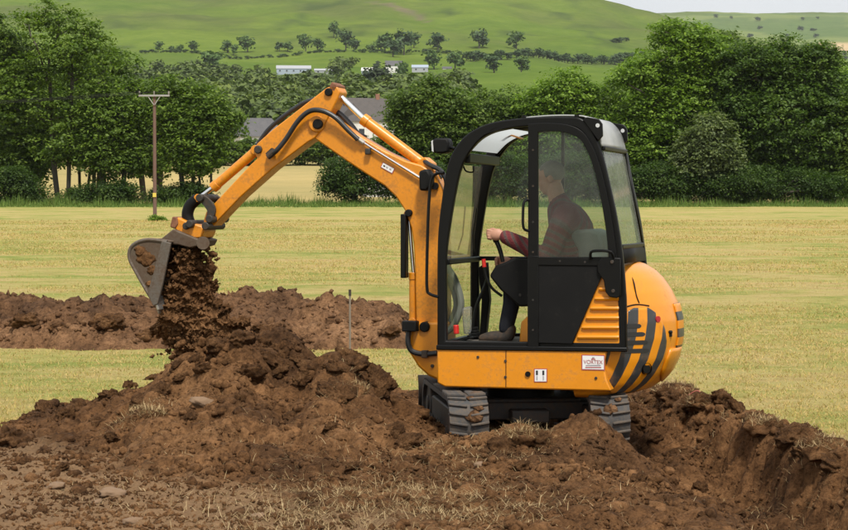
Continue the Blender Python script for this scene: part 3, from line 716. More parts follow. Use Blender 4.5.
MB().tube([(0, 0, .24), (0, 0, .40)], .27, 30).build('slew_ring', M['black_dull'], EX, bevel=.01)
mh = MB(); mh.tube([(-.30, -.12, .30), (-.42, -.18, .28), (-.45, -.1, .22)], .018, 8, smoothn=5); mh.build('travel_hose', M['hose'], EX)
# dozer blade on the far end
db = MB(); prof = [(1.14 + .07 * ((z - .17) / .17) ** 2, z) for z in (-.02, .05, .12, .19, .26, .33)]
db.prism(prof + [(x + .025, z) for x, z in prof[::-1]], -.70, .70)
for s in (-1, 1): db.box((.85, s * .30, .14), (.6, .07, .09))
o = db.build('dozer_blade', M['steel_dark'], EX, bevel=.006); o.matrix_local = UD

# ---- skirt and tail
YN = -.703
sk = MB(); sk.prism(P([(437, 349), (606.5, 351.5), (604.5, 360), (604.5, 370), (606.5, 380), (611, 391), (560, 390), (500, 388.5), (445, 387), (437, 383)], YN), YN, .68)
skirt = sk.build('lower_body', M['orange_low'], EX, bevel=.012)
x0, z0 = L(506, 350, YN); x1, z1 = L(506, 388, YN)
MB().box((x0, YN - .001, (z0 + z1) / 2), (.005, .004, abs(z1 - z0) * .96)).build('panel_seam', M['black_dull'], skirt)
for px, py, r in ((528, 374, .021), ):
    x, z = L(px, py, YN); MB().tube([(x, YN - .012, z), (x, YN + .01, z)], r, 14).build('plug', M['black'], skirt)
for px, py in ((478, 357), (505.5, 361), (505.5, 377), (596, 378)):
    x, z = L(px, py, YN); MB().tube([(x, YN - .008, z), (x, YN + .01, z)], .011, 10).build('bolt', M['steel_dark'], skirt, bevel=.002)

XC = .50
zpx = lambda py: L(640, py, 0.0)[1]
TAIL = [(392, 636, .60), (388, 652, .66), (380, 663, .69), (370, 671, .70), (355, 678, .70), (335, 681.5, .70), (318, 681, .70), (303, 677.5, .70), (290, 671.5, .695), (278, 663.5, .675), (270, 655.5, .64), (264, 645.5, .57), (261, 636, .47), (259, 624, .30)]
def tail_ab(z):
    zs = [zpx(t[0]) for t in TAIL]; E = np.interp(z, zs, [(t[1] - 424) / FPX * 15.67 - ROOT.x for t in TAIL]); B = np.interp(z, zs, [t[2] for t in TAIL])
    A = math.sqrt(max(.0004, (E - XC * cos(YAW)) ** 2 - (B * sin(YAW)) ** 2)) / cos(YAW); return A, B
def tail_pt(z, th, off=0.0):
    A, B = tail_ab(z)
    if th < 0: return Vector((XC + th, -B - off, z))                     # straight flank, th in metres
    p = Vector((XC + A * sin(th), -B * cos(th), z)); nrm = Vector((sin(th) / A, -cos(th) / B, 0)).normalized()
    return p + nrm * off
zs = np.linspace(zpx(391.9), zpx(259.1), 56); ths = list(np.linspace(.36, pi - .36, 50))
b = MB(); V = []; nT = 0
for z in zs:
    A, B = tail_ab(z); row = [Vector((.56, -B * .92, z))] + [tail_pt(z, th) for th in ths] + [Vector((.56, B * .92, z))]; nT = len(row); V += row
F = []
for i in range(len(zs) - 1):
    for k in range(nT): F.append((i * nT + k, i * nT + (k + 1) % nT, (i + 1) * nT + (k + 1) % nT, (i + 1) * nT + k))
F += [tuple(range(nT))[::-1], tuple(range((len(zs) - 1) * nT, len(zs) * nT))]
tail = b.add(V, F).build('engine_cover', M['orange'], EX, angle=50)
def th_for_px(px, z, off=.012):
    lo, hi = -.3, 1.75
    for _ in range(40):
        md_ = (lo + hi) / 2
        if project(loc2world(tail_pt(z, md_, off)))[0] < px: lo = md_
        else: hi = md_
    return (lo + hi) / 2
def tail_panel(name, rows, mat, off, parent, ncol=26, thick=.012):
    """curved sheet lying on the tail; rows of (row height in the photo, left edge, right edge)"""
    b = MB(); V = []; UV = []
    for py, a, c in rows:
        z = zpx(py); ta, tc_ = th_for_px(a, z), th_for_px(c, z); s = 0; last = None
        for k in range(ncol + 1):
            p = tail_pt(z, ta + (tc_ - ta) * k / ncol, off)
            V.append(p); UV.append((p.x if False else (XC + (ta + (tc_ - ta) * k / ncol) * .74), z))
    n = ncol + 1; F = [(i * n + k, i * n + k + 1, (i + 1) * n + k + 1, (i + 1) * n + k) for i in range(len(rows) - 1) for k in range(ncol)]
    me = bpy.data.meshes.new(name); me.from_pydata([tuple(v) for v in V], [], F); uvl = me.uv_layers.new(name='UVMap')
    for lp in me.loops: uvl.data[lp.index].uv = UV[lp.vertex_index]
    for p_ in me.polygons: p_.use_smooth = True
    o = link(name, me, mat, parent); so = o.modifiers.new('solid', 'SOLIDIFY'); so.thickness = thick; so.offset = -1; return o
ctrl = [(389.5, 612, 634), (383, 608, 646), (375, 605.5, 656), (365, 604.5, 661.5), (350, 606, 665.5), (338, 608.5, 666.5), (326, 613, 665), (316, 619, 661), (309, 626, 655), (304.5, 634, 648)]
rows = [(py, np.interp(-py, [-c[0] for c in ctrl], [c[1] for c in ctrl]), np.interp(-py, [-c[0] for c in ctrl], [c[2] for c in ctrl])) for py in np.linspace(389.5, 304.5, 34)]
panel = tail_panel('striped_side_panel', rows, M['stripes'], .014, EX)
for i, (py, a, c) in enumerate(((322, 626, 641), (330, 626, 645), (338, 626, 647.5), (346, 625, 649))):
    z = zpx(py); b = MB(); V = []
    for k in range(13):
        th = th_for_px(a + (c - a) * k / 12, z); hh = .0165 * min(1, math.sqrt(max(0.02, 1 - max(0, (k - 9.5) / 2.6) ** 2)))
        V += [tail_pt(z - hh, th, .017), tail_pt(z + hh, th, .017)]
    b.add(V, [(2 * k, 2 * k + 2, 2 * k + 3, 2 * k + 1) for k in range(12)]); b.build('vent_slot', M['black_ink'], panel)
z = zpx(364); th = th_for_px(646, z); p0 = tail_pt(z, th, 0); p1 = tail_pt(z, th, .03); p2 = tail_pt(z, th, .022)
b = MB(); b.tube([p0, p1], .046, 20, caps=False); b.tube([p0 + (p1 - p0) * .2, p2], .036, 16); b.build('exhaust_outlet', M['black'], panel)
z = zpx(316); th = th_for_px(657.5, z); p0 = tail_pt(z, th, .008); p1 = tail_pt(z, th, .022); MB().tube([p0, p1], .024, 16).build('reflector', M['reflector'], panel)
z = zpx(331); th = th_for_px(671.5, z); p0 = tail_pt(z, th, .0); b = MB(); b.box(p0, (.03, .03, .05)); b.box(p0 + Vector((-.005, -.012, .012)), (.05, .02, .016)); b.build('latch', M['black'], EX, bevel=.004)
# counterweight bumper wrapping the back
rows2 = [(py, np.interp(-py, [-382, -372, -352, -346], [661, 661, 668.5, 671]), np.interp(-py, [-382, -372, -352, -346], [668, 674, 680.5, 681.5])) for py in np.linspace(381, 346, 10)]
tail_panel('corner_panel', rows2, M['orange'], .016, EX, 8, .02)
V = []; UV = []; nr, n = 14, 22
for k in range(nr + 1):
    z = zpx(346 - 44 * k / nr)
    for i in range(n + 1):
        th = 1.38 + (pi - 2.76) * i / n; V.append(tail_pt(z, th, .012)); UV.append((XC + 1.25 * z, .0))
me = bpy.data.meshes.new('counterweight'); me.from_pydata([tuple(v) for v in V], [], [(k * (n + 1) + i, k * (n + 1) + i + 1, (k + 1) * (n + 1) + i + 1, (k + 1) * (n + 1) + i) for k in range(nr) for i in range(n)])
uvl = me.uv_layers.new(name='UVMap')
for lp in me.loops: uvl.data[lp.index].uv = UV[lp.vertex_index]
for p_ in me.polygons: p_.use_smooth = True
o = link('counterweight', me, M['stripes'], EX); so = o.modifiers.new('solid', 'SOLIDIFY'); so.thickness = .014; so.offset = -1
# seam where the cover meets the tail
for seg in ([(606, 350), (607, 334), (612, 318), (622, 306), (636, 301.5), (650, 303)], [(625, 262), (634, 278), (637, 292), (640, 300)]):
    pts = []
    for a, c in seg:
        z = zpx(c); pts.append(tail_pt(z, th_for_px(a, z), .001))
    MB().tube(pts, .0055, 6, smoothn=4).build('panel_gap', M['black'], tail)

# ---- cab
YC0, YC1 = -.685, .385            # near and far side planes
OUT = [(437, 348), (437, 300), (437.5, 240), (441.5, 200), (447.5, 165), (457, 145), (471, 131.5), (494, 122), (530, 117.5), (570, 117), (584, 120), (594, 133), (602.5, 155), (611, 190), (617.5, 222), (623, 260), (626, 300), (626.5, 350)]
INN = [(446.5, 341), (446, 300), (446, 258), (450, 225), (456, 190), (462, 166), (471, 150), (482, 138), (500, 130), (530, 126), (566, 125.5), (580, 130), (588, 142), (597, 168), (605, 200), (611.5, 232), (616.5, 268), (619, 343)]
def side_frame(name, y, th, parent):
    o3 = [Vector((x, 0, z)) for x, z in P(OUT, YC0)]; i3 = [Vector((x, 0, z)) for x, z in P(INN, YC0)]
    def dens(q):
        c = catmull(q[1:-1], 4); return [q[0]] + c + [q[-1]]
    o3, i3 = dens(o3), dens(i3)
    b = MB(); b.ring([(p.x, p.z) for p in o3], [(p.x, p.z) for p in i3], y, y + th); return b.build(name, M['black'], parent, bevel=.012), o3, i3
cab, O3, I3 = side_frame('cab_frame', YC0, .055, EX)
side_frame('cab_frame', YC1 - .055, .055, EX)
def xz(px, py): return L(px, py, YC0)
def yb(name, px, py, sx, sz, mat='black', y0=YC0 + .05, y1=YC1 - .05, parent=None, bev=.008, rot=0):
    x, z = xz(px, py); b = MB(); R0 = Matrix.Rotation(rot, 3, 'Y'); b.box((x, (y0 + y1) / 2, z), (sx, y1 - y0, sz), rot=R0); return b.build(name, M[mat], parent or EX, bevel=bev)
yb('windscreen_header', 464, 158, .07, .075); yb('windscreen_crossbar', 445, 262, .045, .045); yb('front_sill', 442, 345, .06, .05)
yb('roof_crossbar', 524, 122, .09, .05)
def sheet(name, line, mat, y0, y1, parent, thick=.006):
    """curved sheet spanning the cab's width along a side profile"""
    b = MB(); V = []; n = len(line)
    for p in line: V += [(p.x, y0, p.z), (p.x, y1, p.z)]
    b.add(V, [(2 * i, 2 * i + 1, 2 * i + 3, 2 * i + 2) for i in range(n - 1)]); o = b.build(name, M[mat], parent)
    
    if not mat.startswith('glass') and mat != 'hatch': s = o.modifiers.new('solid', 'SOLIDIFY'); s.thickness = thick; s.offset = 0
    return o
Q = lambda pts, n=4: catmull([Vector((xz(*p)[0], 0, xz(*p)[1])) for p in pts], n)
sheet('windscreen', Q([(450.5, 164), (439.5, 260)], 1), 'glass_front', YC0 + .056, YC1 - .056, EX, .006)
sheet('lower_windscreen', Q([(439.5, 264), (438.5, 345)], 1), 'glass_side', YC0 + .056, YC1 - .056, EX, .006)
sheet('roof_hatch', Q([(467, 150), (478, 139), (492, 131.5), (508, 127.5)]), 'hatch', YC0 + .10, YC1 - .10, EX, .008)
sheet('headlining', Q([(508, 127), (530, 122.5), (566, 122), (582, 127), (590, 138)]), 'black_dull', YC0 + .05, YC1 - .05, EX, .02)
sheet('cab_roof', Q([(524, 117.5), (550, 115.5), (574, 115.5), (586, 117.5), (596, 129), (601, 146)]), 'roof', YC0 + .03, YC1 - .03, EX, .012)
x, z = xz(500, 128.5); yb('hatch_strap', 492, 132.5, .16, .012, 'orange', -.03, .06, bev=.002, rot=.32)
for y0 in (YC0 + .05, YC1 - .10): sheet('hatch_rim', Q([(465, 152), (478, 138.5), (492, 131), (510, 127)]), 'black', y0, y0 + .06, EX, .02)
sheet('rear_window', Q([(601.5, 149), (620, 246)], 1), 'glass_rear', YC0 + .056, YC1 - .10, EX, .006)
sheet('rear_post', Q([(602, 146), (621, 250)], 1), 'black', YC1 - .10, YC1 - .05, EX, .02)
sheet('rear_panel', Q([(620, 247), (622, 264)], 1), 'black_dull', YC0 + .05, YC1 - .05, EX, .02)
yb('rear_window_bar', 602, 148, .03, .035); yb('rear_window_bar', 620, 247, .03, .035)
sheet('far_window', [], 'glass_side', 0, 0, EX) if False else None
fw = MB(); ip = [(p.x, p.z) for p in I3]; fw.add([(x, YC1 - .03, z) for x, z in ip], [tuple(range(len(ip)))]); o = fw.build('far_side_window', M['glass_side'], EX, smooth_shade=False)
x, z = xz(560, 250); zt = xz(540, 126)[1]
MB().box((xz(535, 200)[0], YC1 - .035, (z + zt) / 2), (.025, .03, zt - z)).build('window_mullion', M['black'], EX)
fl = MB(); zz = xz(500, 262)[1]; xa, xb = xz(447, 262)[0], xz(619, 262)[0]
MB().box(((xa + xb) / 2, YC1 - .04, zz), (xb - xa, .03, .035)).build('window_rail', M['black'], EX)
# lifting lugs
for y in (YC0 - .012, YC1 - .02):
    b = MB(); pl = P([(583, 119.5), (587, 117), (599, 119), (602.5, 124), (603, 136), (598.5, 141)], YC0); b.prism(pl, y, y + .028); o = b.build('lifting_lug', M['black'], EX, bevel=.005)
    x, z = L(598, 125.5, YC0); MB().tube([(x, y - .003, z), (x, y + .031, z)], .016, 12).build('lug_hole', M['lamp_glass'], o)
for px in (523, 576):
    x, z = xz(px, 115.5); MB().tube([(x, YC0 + .03, z - .02), (x, YC0 + .03, z + .006)], .018, 8).build('roof_bolt', M['black'], EX)
# sill and floor
b = MB(); b.prism(P([(436, 345), (627, 347.5), (627, 352), (436, 350)], YC0 - .03), YC0 - .03, YC0 + .03); b.build('door_sill', M['black'], EX, bevel=.008)
xa, za = xz(444, 345); xb, zb = xz(622, 345)
MB().box(((xa + xb) / 2, (YC0 + YC1) / 2, za - .005), (xb - xa, YC1 - YC0 - .12, .03)).build('cab_floor', M['floor'], EX)

# ---- door (rear half of the near side)
YD = YC0 - .028
dO = [(527, 347), (527, 240), (527, 123.5), (545, 123), (566, 124.5), (580, 130), (590, 142), (599, 165), (607, 200), (613, 235), (616.5, 262), (604, 268), (572, 347)]
dI_ = [(538, 257), (538, 132), (548, 131), (562, 132), (575, 136), (584, 144.5), (593, 166), (601, 200), (606.5, 235), (608.5, 257)]
dOut = [(528, 257.5), (528, 124), (545, 123), (566, 124.5), (580, 130), (590, 142), (599.5, 165), (608, 200), (614, 235), (617.5, 265)]
door_e = EX
b = MB(); pO, pI = P(dOut, YD), P(dI_, YD); n = len(pO)
pO2 = [pO[0]] + [(v.x, v.z) for v in catmull([Vector((a, 0, c)) for a, c in pO[1:]], 4)]
pI2 = [pI[0]] + [(v.x, v.z) for v in catmull([Vector((a, 0, c)) for a, c in pI[1:]], 4)]
b.ring(pO2, pI2, YD, YD + .03)
b.prism(P([(527.5, 256), (538.5, 256), (538.5, 347), (527.5, 347)], YD), YD - .001, YD + .031)
b.prism(P([(538, 257), (618, 259), (618, 266), (538, 265)], YD), YD - .002, YD + .032)
door = b.build('door', M['black'], EX, bevel=.006)
g = MB(); g.add([(x, YD + .014, z) for x, z in pI2], [tuple(range(len(pI2)))]); g.build('door_glass', M['glass_door'], door, smooth_shade=False)
b = MB(); b.prism(P([(538, 264), (606, 266), (572, 344), (538, 343)], YD), YD + .006, YD + .022); b.build('door_lower_panel', M['black_dull'], door, bevel=.004)
b = MB(); b.prism(P([(603, 257), (621, 258), (621, 296), (617, 298), (610, 297), (606, 292), (604, 280), (598, 272), (598, 262)], YD), YD - .02, YD - .004); o = b.build('door_hinge_plate', M['black'], door, bevel=.006)
for px, py in ((612, 262), (613, 291)): pin('hinge_bolt', px, py, YD - .03, YD, .014, 'steel_dark', o)
x, z = L(603, 258, YD); b = MB(); b.tube([L3(591, 259, YD) + Vector((0, -.01, 0)), L3(592, 252, YD) + Vector((0, -.035, 0)), L3(600, 250.5, YD) + Vector((0, -.035, 0)), L3(612, 252, YD) + Vector((0, -.035, 0)), L3(614, 259, YD) + Vector((0, -.01, 0))], .011, 8, smoothn=3); b.build('door_handle', M['black'], door)
b = MB(); b.tube([L3(529, 200, YD), L3(525, 202, YD) + Vector((0, -.03, 0)), L3(524, 215, YD) + Vector((0, -.035, 0)), L3(524.5, 228, YD) + Vector((0, -.03, 0)), L3(529, 231, YD)], .011, 8, smoothn=4); b.build('grab_handle', M['black'], door)
for px, py in ((533, 150), (533, 186), (533, 222), (533, 252), (533, 300), (533, 330), (560, 261), (585, 262)):
    x, z = L(px, py, YD); MB().tube([(x, YD - .006, z), (x, YD + .002, z)], .008, 8).build('rivet', M['steel_dark'], door)
# fixed ribbed body panel below the window
YR = YC0 + .006
rp = MB(); rp.prism(P([(606, 264), (621, 262), (622, 347), (569, 347)], YR), YR, YR + .03); rpo = rp.build('ribbed_panel', M['orange'], EX)
for i in range(7):
    py = 279.5 + i * 9.6; xl = 606 - (py - 264) * .445 + 5; xr = 618.5
    b = MB(); b.tube([L3(xl, py, YR) + Vector((0, .0, 0)), L3(xl + 1.5, py, YR) + Vector((0, -.004, 0)), L3(xr - 1.5, py, YR) + Vector((0, -.004, 0)), L3(xr, py, YR)], .017, 8); b.build('rib', M['orange'], rpo)

# ---- cab fittings
YK = -.40
b = MB(); b.prism(P([(489, 276), (495, 266), (505, 262), (516, 257), (534, 258), (540, 280), (536, 306), (519, 307), (500, 290)], YK), YK, YK + .16); o = b.build('control_console', M['black_dull'], EX, bevel=.018)
for px in (520, 528.5): pin('console_screw', px, 295, YK - .004, YK + .01, .012, 'steel_dark', o, 10)
b = MB(); b.tube([L3(503, 262, YK + .08), L3(500, 250, YK + .08), L3(496, 240, YK + .08)], [.016, .014, .020], 10, smoothn=4); b.ball(L3(496, 240, YK + .08), .026); b.build('joystick', M['black'], EX)
b = MB(); b.tube([L3(484, 264, YK + .1), L3(486, 276, YK + .1), L3(492, 288, YK + .1), L3(502, 296, YK + .1)], .011, 8, smoothn=5); o = b.build('safety_lever', M['black'], EX)
b = MB(); b.tube([L3(483.5, 259, YK + .1), L3(484.3, 267, YK + .1)], .016, 10); b.build('lever_knob', M['red'], o)
for dy in (0, .12):
    b = MB(); b.tube([L3(486, 264, -.12 + dy), L3(487, 280, -.12 + dy), L3(476, 308, -.12 + dy), L3(472, 334, -.12 + dy)], .014, 8, smoothn=4); b.build('travel_lever', M['black'], EX)
    p = L3(474, 332, -.12 + dy); b = MB()
    for k in range(4): b.tube([p + Vector((0, 0, -.04 + k * .022)), p + Vector((0, 0, -.026 + k * .022))], .055 - .008 * k, 14)
    b.build('lever_gaiter', M['black_dull'], EX)
for px, y in ((463, -.30), (470, -.05)):
    p = L3(px, 340, y); MB().box(p, (.16, .10, .02), rot=Matrix.Rotation(-.3, 3, 'Y')).build('pedal', M['black_dull'], EX, bevel=.006)
b = MB(); b.prism(P([(519, 343), (521, 322), (530, 314), (560, 314), (560, 343)], -.34), -.34, .25); b.build('seat_base', M['orange'], EX, bevel=.01)
b = MB(); b.prism(P([(528, 300), (535, 290), (600, 288), (606, 300), (604, 314), (532, 314)], -.30), -.30, .20); b.build('seat_cushion', M['seat'], EX, bevel=.04, bseg=4)
b = MB(); b.prism(P([(579, 292), (577, 250), (569, 236), (573, 230), (590, 229), (600, 233), (604, 250), (608, 292)], -.30), -.29, .19); b.build('seat_backrest', M['seat'], EX, bevel=.045, bseg=4)
b = MB(); b.box(L3(592, 278, -.48), (.34, .08, .05)); b.build('armrest', M['black_dull'], EX, bevel=.015)
b = MB(); b.prism(P([(578, 262), (615, 262), (618, 345), (560, 345)], .0), -.2, .35); b.build('engine_bulkhead', M['black_dull'], EX, bevel=.01)
b = MB(); b.box(L3(600, 257, -.50), (.13, .02, .06)); b.build('document_holder', M['white_sticker'], EX, bevel=.004)
b = MB(); b.prism(P([(461, 308), (471, 306), (470, 334), (463, 335)], -.42), -.42, -.36); b.build('plastic_bottle', M['clear_bag'], EX, bevel=.02)
b = MB(); b.tube([L3(456, 325, -.45), L3(456.5, 334, -.45)], .022, 10); b.build('red_canister', M['red'], EX, bevel=.006)
b = MB(); b.prism(P([(478, 268), (487, 262), (490, 300), (486, 336), (480, 336), (482, 300)], .30), .28, .36); b.build('far_console', M['black_dull'], EX, bevel=.01)
# hose loops seen through the lower glass
b = MB(); b.tube([L3(446, 266, -.12), L3(455, 280, -.12), L3(461, 304, -.12), L3(454, 325, -.12), L3(446, 332, -.12)], .028, 10, smoothn=6); b.tube([L3(446, 276, -.02), L3(453, 290, -.02), L3(456, 306, -.02), L3(450, 322, -.02)], .022, 10, smoothn=6); b.build('boom_hose', M['hose_grey'], EX)
# coat hooks and wiper on the windscreen
b = MB(); b.tube([L3(463, 165, -.5), L3(466, 171, -.5), L3(473, 172, -.5), L3(473.5, 166, -.5)], .007, 6, smoothn=4); b.build('windscreen_catch', M['black'], EX)
b = MB(); b.tube([L3(477, 208, .1), L3(473, 236, .1), L3(474, 252, .1)], .006, 6); b.build('wiper', M['black'], EX)
# lamp on the roof corner, lamp on the boom, grab rail ahead of the pillar
x, z = L(441, 145.5, -.45)
b = MB(); b.prism(P([(432, 140), (436, 138), (447, 138), (449, 143), (448, 152), (442, 153.5), (434, 153)], -.52), -.52, -.38); o = b.build('work_lamp', M['black_dull'], EX, bevel=.015)
b = MB(); b.tube([L3(447, 147, -.45), L3(455, 149, -.5)], .014, 8); b.build('lamp_bracket', M['black'], o)
b = MB(); b.prism(P([(431.2, 141), (433, 140), (433.5, 152), (431.8, 151)], -.51), -.51, -.39); b.build('lamp_lens', M['lamp_glass'], o)
b = MB(); b.tube([L3(444, 173, YC0), L3(436, 174, YC0 + .02), L3(431, 182, YC0 + .03), L3(428.5, 210, YC0 + .03), L3(427, 260, YC0 + .03), L3(427, 288, YC0 + .03), L3(430, 294, YC0 + .03), L3(439, 297, YC0)], .0125, 8, smoothn=5); b.build('grab_rail', M['black'], EX)

# ---- boom, dipper, rams
BW = .088
b = MB(); yb_ = -BW
boom_out = [(311, 136), (318, 131), (322.5, 114), (328, 114.5), (340, 122), (360, 136), (385, 151), (405, 160.5), (421, 165), (436, 174), (443, 190), (445, 215), (446, 260), (446, 330), (443, 345), (425, 343), (416, 330), (415, 275), (413.5, 245), (411, 228), (405, 211), (396, 197), (384, 185.5), (366, 174), (345, 160), (325, 146)]
b.prism(P(boom_out, -BW), -BW, BW); boom = b.build('boom', M['orange_arm'], EX, bevel=.012)
b = MB(); b.prism(P([(437, 322), (411, 322), (408, 340), (409, 353), (418, 367), (428, 376), (437, 380), (446, 380), (446, 322)], -.16), -.16, .16); kp = b.build('king_post', M['orange_low'], EX, bevel=.02)
pin('boom_foot_pin', 424, 327, -.19, .19, .042, 'black_dull'); pin('boom_bolt', 408, 213, -BW - .035, BW, .030, 'black_dull', boom)
for px, py in ((430, 354), (432, 366)): pin('king_post_bolt', px, py, -.175, -.15, .014, 'steel_dark', kp)
b = MB(); b.box(L3(410.5, 326, -.20), (.12, .10, .085)); b.build('ram_guard', M['black_dull'], EX, bevel=.008)
b = MB(); b.tube([L3(409, 330, -.2), L3(408, 342, -.2), L3(412, 351, -.19), L3(424, 354, -.18), L3(437, 353, -.18)], .022, 10, smoothn=5); o = b.build('swing_hose', M['hose'], EX)
b = MB(); b.box(L3(425, 354, -.18), (.05, .05, .06)); b.build('hose_clip', M['steel_dark'], o, bevel=.006)
# boom lift ram in front of the king post
def ram(name, A, B, C_, rb, rr_, y, label=None, mat='orange_arm'):
    """barrel from A to B, rod from B to C (pixels in plane y)"""
    a, b_, c = L3(*A, y), L3(*B, y), L3(*C_, y); d = (b_ - a).normalized()
    b = MB(); b.tube([a, b_], rb, 18); b.tube([b_ - d * .045, b_ + d * .012], rb * 1.14, 18); b.tube([a + Vector((0, -rb * 1.2, 0)), a + Vector((0, rb * 1.2, 0))], rb * 1.0, 16)
    o = b.build(name, M[mat], EX, bevel=.003)
    r = MB(); r.tube([b_, c], rr_, 14); r.build('rod', M['chrome'], o)
    e = MB(); e.tube([c + Vector((0, -rb * 1.1, 0)), c + Vector((0, rb * 1.1, 0))], rb * .85, 14); e.build('rod_eye', M[mat], o, bevel=.003); return o
ram('boom_ram', (413.5, 322), (413.5, 274), (408.5, 214), .036, .016, -.02)
b = MB(); b.box((L3(404.5, 246, -.09) + L3(404.5, 246, -.09)) / 2, (.045, .09, .52)); o = b.build('ram_shield', M['black'], EX, bevel=.008)
ram('dipper_ram', (424.5, 165), (364, 119.5), (335, 91.5), .044, .024, .0)
b = MB(); b.prism(P([(418, 160), (425, 157), (432, 163), (434, 172), (424, 173), (416, 168)], -.07), -.07, .07); b.build('ram_bracket', M['orange_arm'], boom, bevel=.008)
# dipper
dip = [(326, 88), (332, 85.5), (337, 86), (340, 92), (337.5, 99), (331, 112), (323, 128), (315, 138), (308, 142), (272, 169), (241, 196.5), (212, 227), (204, 228), (203.5, 220), (206, 212), (222, 195), (250, 165), (257, 158.5), (253.5, 151), (257, 143.5), (272, 130), (301, 107.5)]
b = MB(); b.prism(P(dip, -.10), -.10, .10); dipper = b.build('dipper_arm', M['orange_arm'], EX, bevel=.01)
b = MB(); b.tube([L3(317, 124, -.115), L3(317, 124, .115)], .068, 20); o = b.build('elbow_boss', M['orange_arm'], dipper, bevel=.008)
pin('elbow_pin', 317, 124, -.135, .135, .042, 'black_dull'); pin('ram_pin', 328, 92, -.125, .125, .033, 'black_dull', dipper); pin('ram_pin', 257.5, 149.5, -.125, .125, .034, 'steel_dark', dipper)
b = MB(); b.box(L3(337, 88, 0), (.07, .2, .07), rot=Matrix.Rotation(.5, 3, 'Y')); b.build('ram_clevis', M['rust'], dipper, bevel=.012)
ram('bucket_ram', (257, 150), (214, 187), (199.5, 198), .040, .020, -.05)
# bucket linkage
YL = -.16
path = [L3(199, 197, YL), L3(206, 202, YL), L3(211, 210, YL), L3(209, 219, YL)]
for y in (YL, -YL - .03):
    b = MB()
    q = [Vector((p.x, y, p.z)) for p in path]; sm = catmull(q, 6); n_ = len(sm); outer = []; inner = []
    for i, p in enumerate(sm):
        t_ = (sm[min(i + 1, n_ - 1)] - sm[max(i - 1, 0)]).normalized(); nr = Vector((-t_.z, 0, t_.x)); wd = .028 + .010 * sin(pi * i / (n_ - 1)); outer.append((p + nr * wd)); inner.append((p - nr * wd))
    poly = [(p.x, p.z) for p in outer] + [(p.x, p.z) for p in inner[::-1]]; b.prism(poly, y, y + .03)
    b.build('tipping_link', M['steel_dark'], EX, bevel=.004)
b = MB(); path = [L3(197, 199, -.05), L3(190, 206, -.05), L3(187.5, 215, -.05), L3(190, 224, -.05)]; b.tube(path, [.05, .062, .062, .05], 12, smoothn=5); b.build('bucket_link', M['black_dull'], EX)
for px, py, nm in ((199, 198, 'link_pin'), (209, 219, 'link_pin'), (189, 224, 'link_pin'), (205, 226, 'bucket_pin')): pin(nm, px, py, -.20, .18, .033, 'steel_dark')
b = MB(); b.prism(P([(174, 217), (178, 217.5), (186, 221), (202, 226), (204, 231), (201, 238), (194, 238.5), (177, 231), (172, 227)], -.15), -.15, .13); hitch = b.build('bucket_hitch', M['orange_arm'], EX, bevel=.012)
b = MB(); b.prism(P([(169.5, 227), (172, 216.5), (177, 217), (178, 224), (175, 229)], -.16), -.16, .14); b.build('hitch_block', M['rust'], hitch, bevel=.01)
pin('hitch_pin', 185.5, 226, -.175, .15, .030, 'steel_dark', hitch)
# bucket: two side plates, a curved shell, a cutting edge, side strips
YB0, YB1 = -.34, .30
prof = [(154.5, 303), (148.5, 294), (137, 274), (129.5, 259), (130, 249), (136, 243), (146, 240), (158, 240.5), (167, 242)]
lp = [Vector((L(a, c, YB0)[0], 0, L(a, c, YB0)[1])) for a, c in prof]; cv = catmull(lp, 5)
bucket = None
for y in (YB0, YB1 - .016):
    bk = MB(); bk.prism([(p.x, p.z) for p in cv], y, y + .016)
    if bucket is None: bucket = bk.build('bucket', M['bucket'], EX, bevel=.004)
    else: bk.build('side_plate', M['bucket'], bucket, bevel=.004)
V = []; n = len(cv)
ci = sum((p for p in cv), Vector()) / n
for p in cv:
    V += [(p.x, YB0 + .004, p.z), (p.x, YB1 - .004, p.z)]
b = MB(); b.add(V, [(2 * i, 2 * i + 1, 2 * i + 3, 2 * i + 2) for i in range(n - 1)]); o = b.build('bucket_shell', M['bucket'], bucket); s = o.modifiers.new('solid', 'SOLIDIFY'); s.thickness = .018; s.offset = 0
b = MB(); b.tube([(p.x, YB0 + .004, p.z) for p in cv], .016, 8); b.build('rim_weld', M['cutter'], bucket)
for i, (px, py, r) in enumerate(((146, 258, .075), (152, 270, .05), (140, 250, .05), (150, 284, .035))):
    v_, f_ = clod_mesh(300 + i, 3, .4); v_ = v_ * np.array([r, .010, r]) + np.array(L3(px, py, YB0)); link('mud_cake', np_mesh('mud_cake', v_, f_), M['soil'], bucket)
b = MB(); b.prism(P([(162, 241), (171, 243), (163, 283), (158, 304), (153.5, 306), (147.5, 293), (153, 276)], YB0 - .006), YB0 - .014, YB0 + .014); b.build('side_cutter', M['cutter'], bucket, bevel=.004)
b = MB(); b.prism(P([(166, 241.5), (171, 243), (160, 285), (157.5, 304), (153.5, 305), (151, 298), (157, 276)], YB0), YB1 - .02, YB1 + .012); b.build('side_cutter', M['bucket'], bucket, bevel=.004)
x, z = L(154.5, 302, YB0); b = MB(); b.box((x + .012, (YB0 + YB1) / 2, z - .01), (.022, YB1 - YB0, .12), rot=Matrix.Rotation(-.35, 3, 'Y')); b.build('cutting_edge', M['bright_steel'], bucket, bevel=.004)
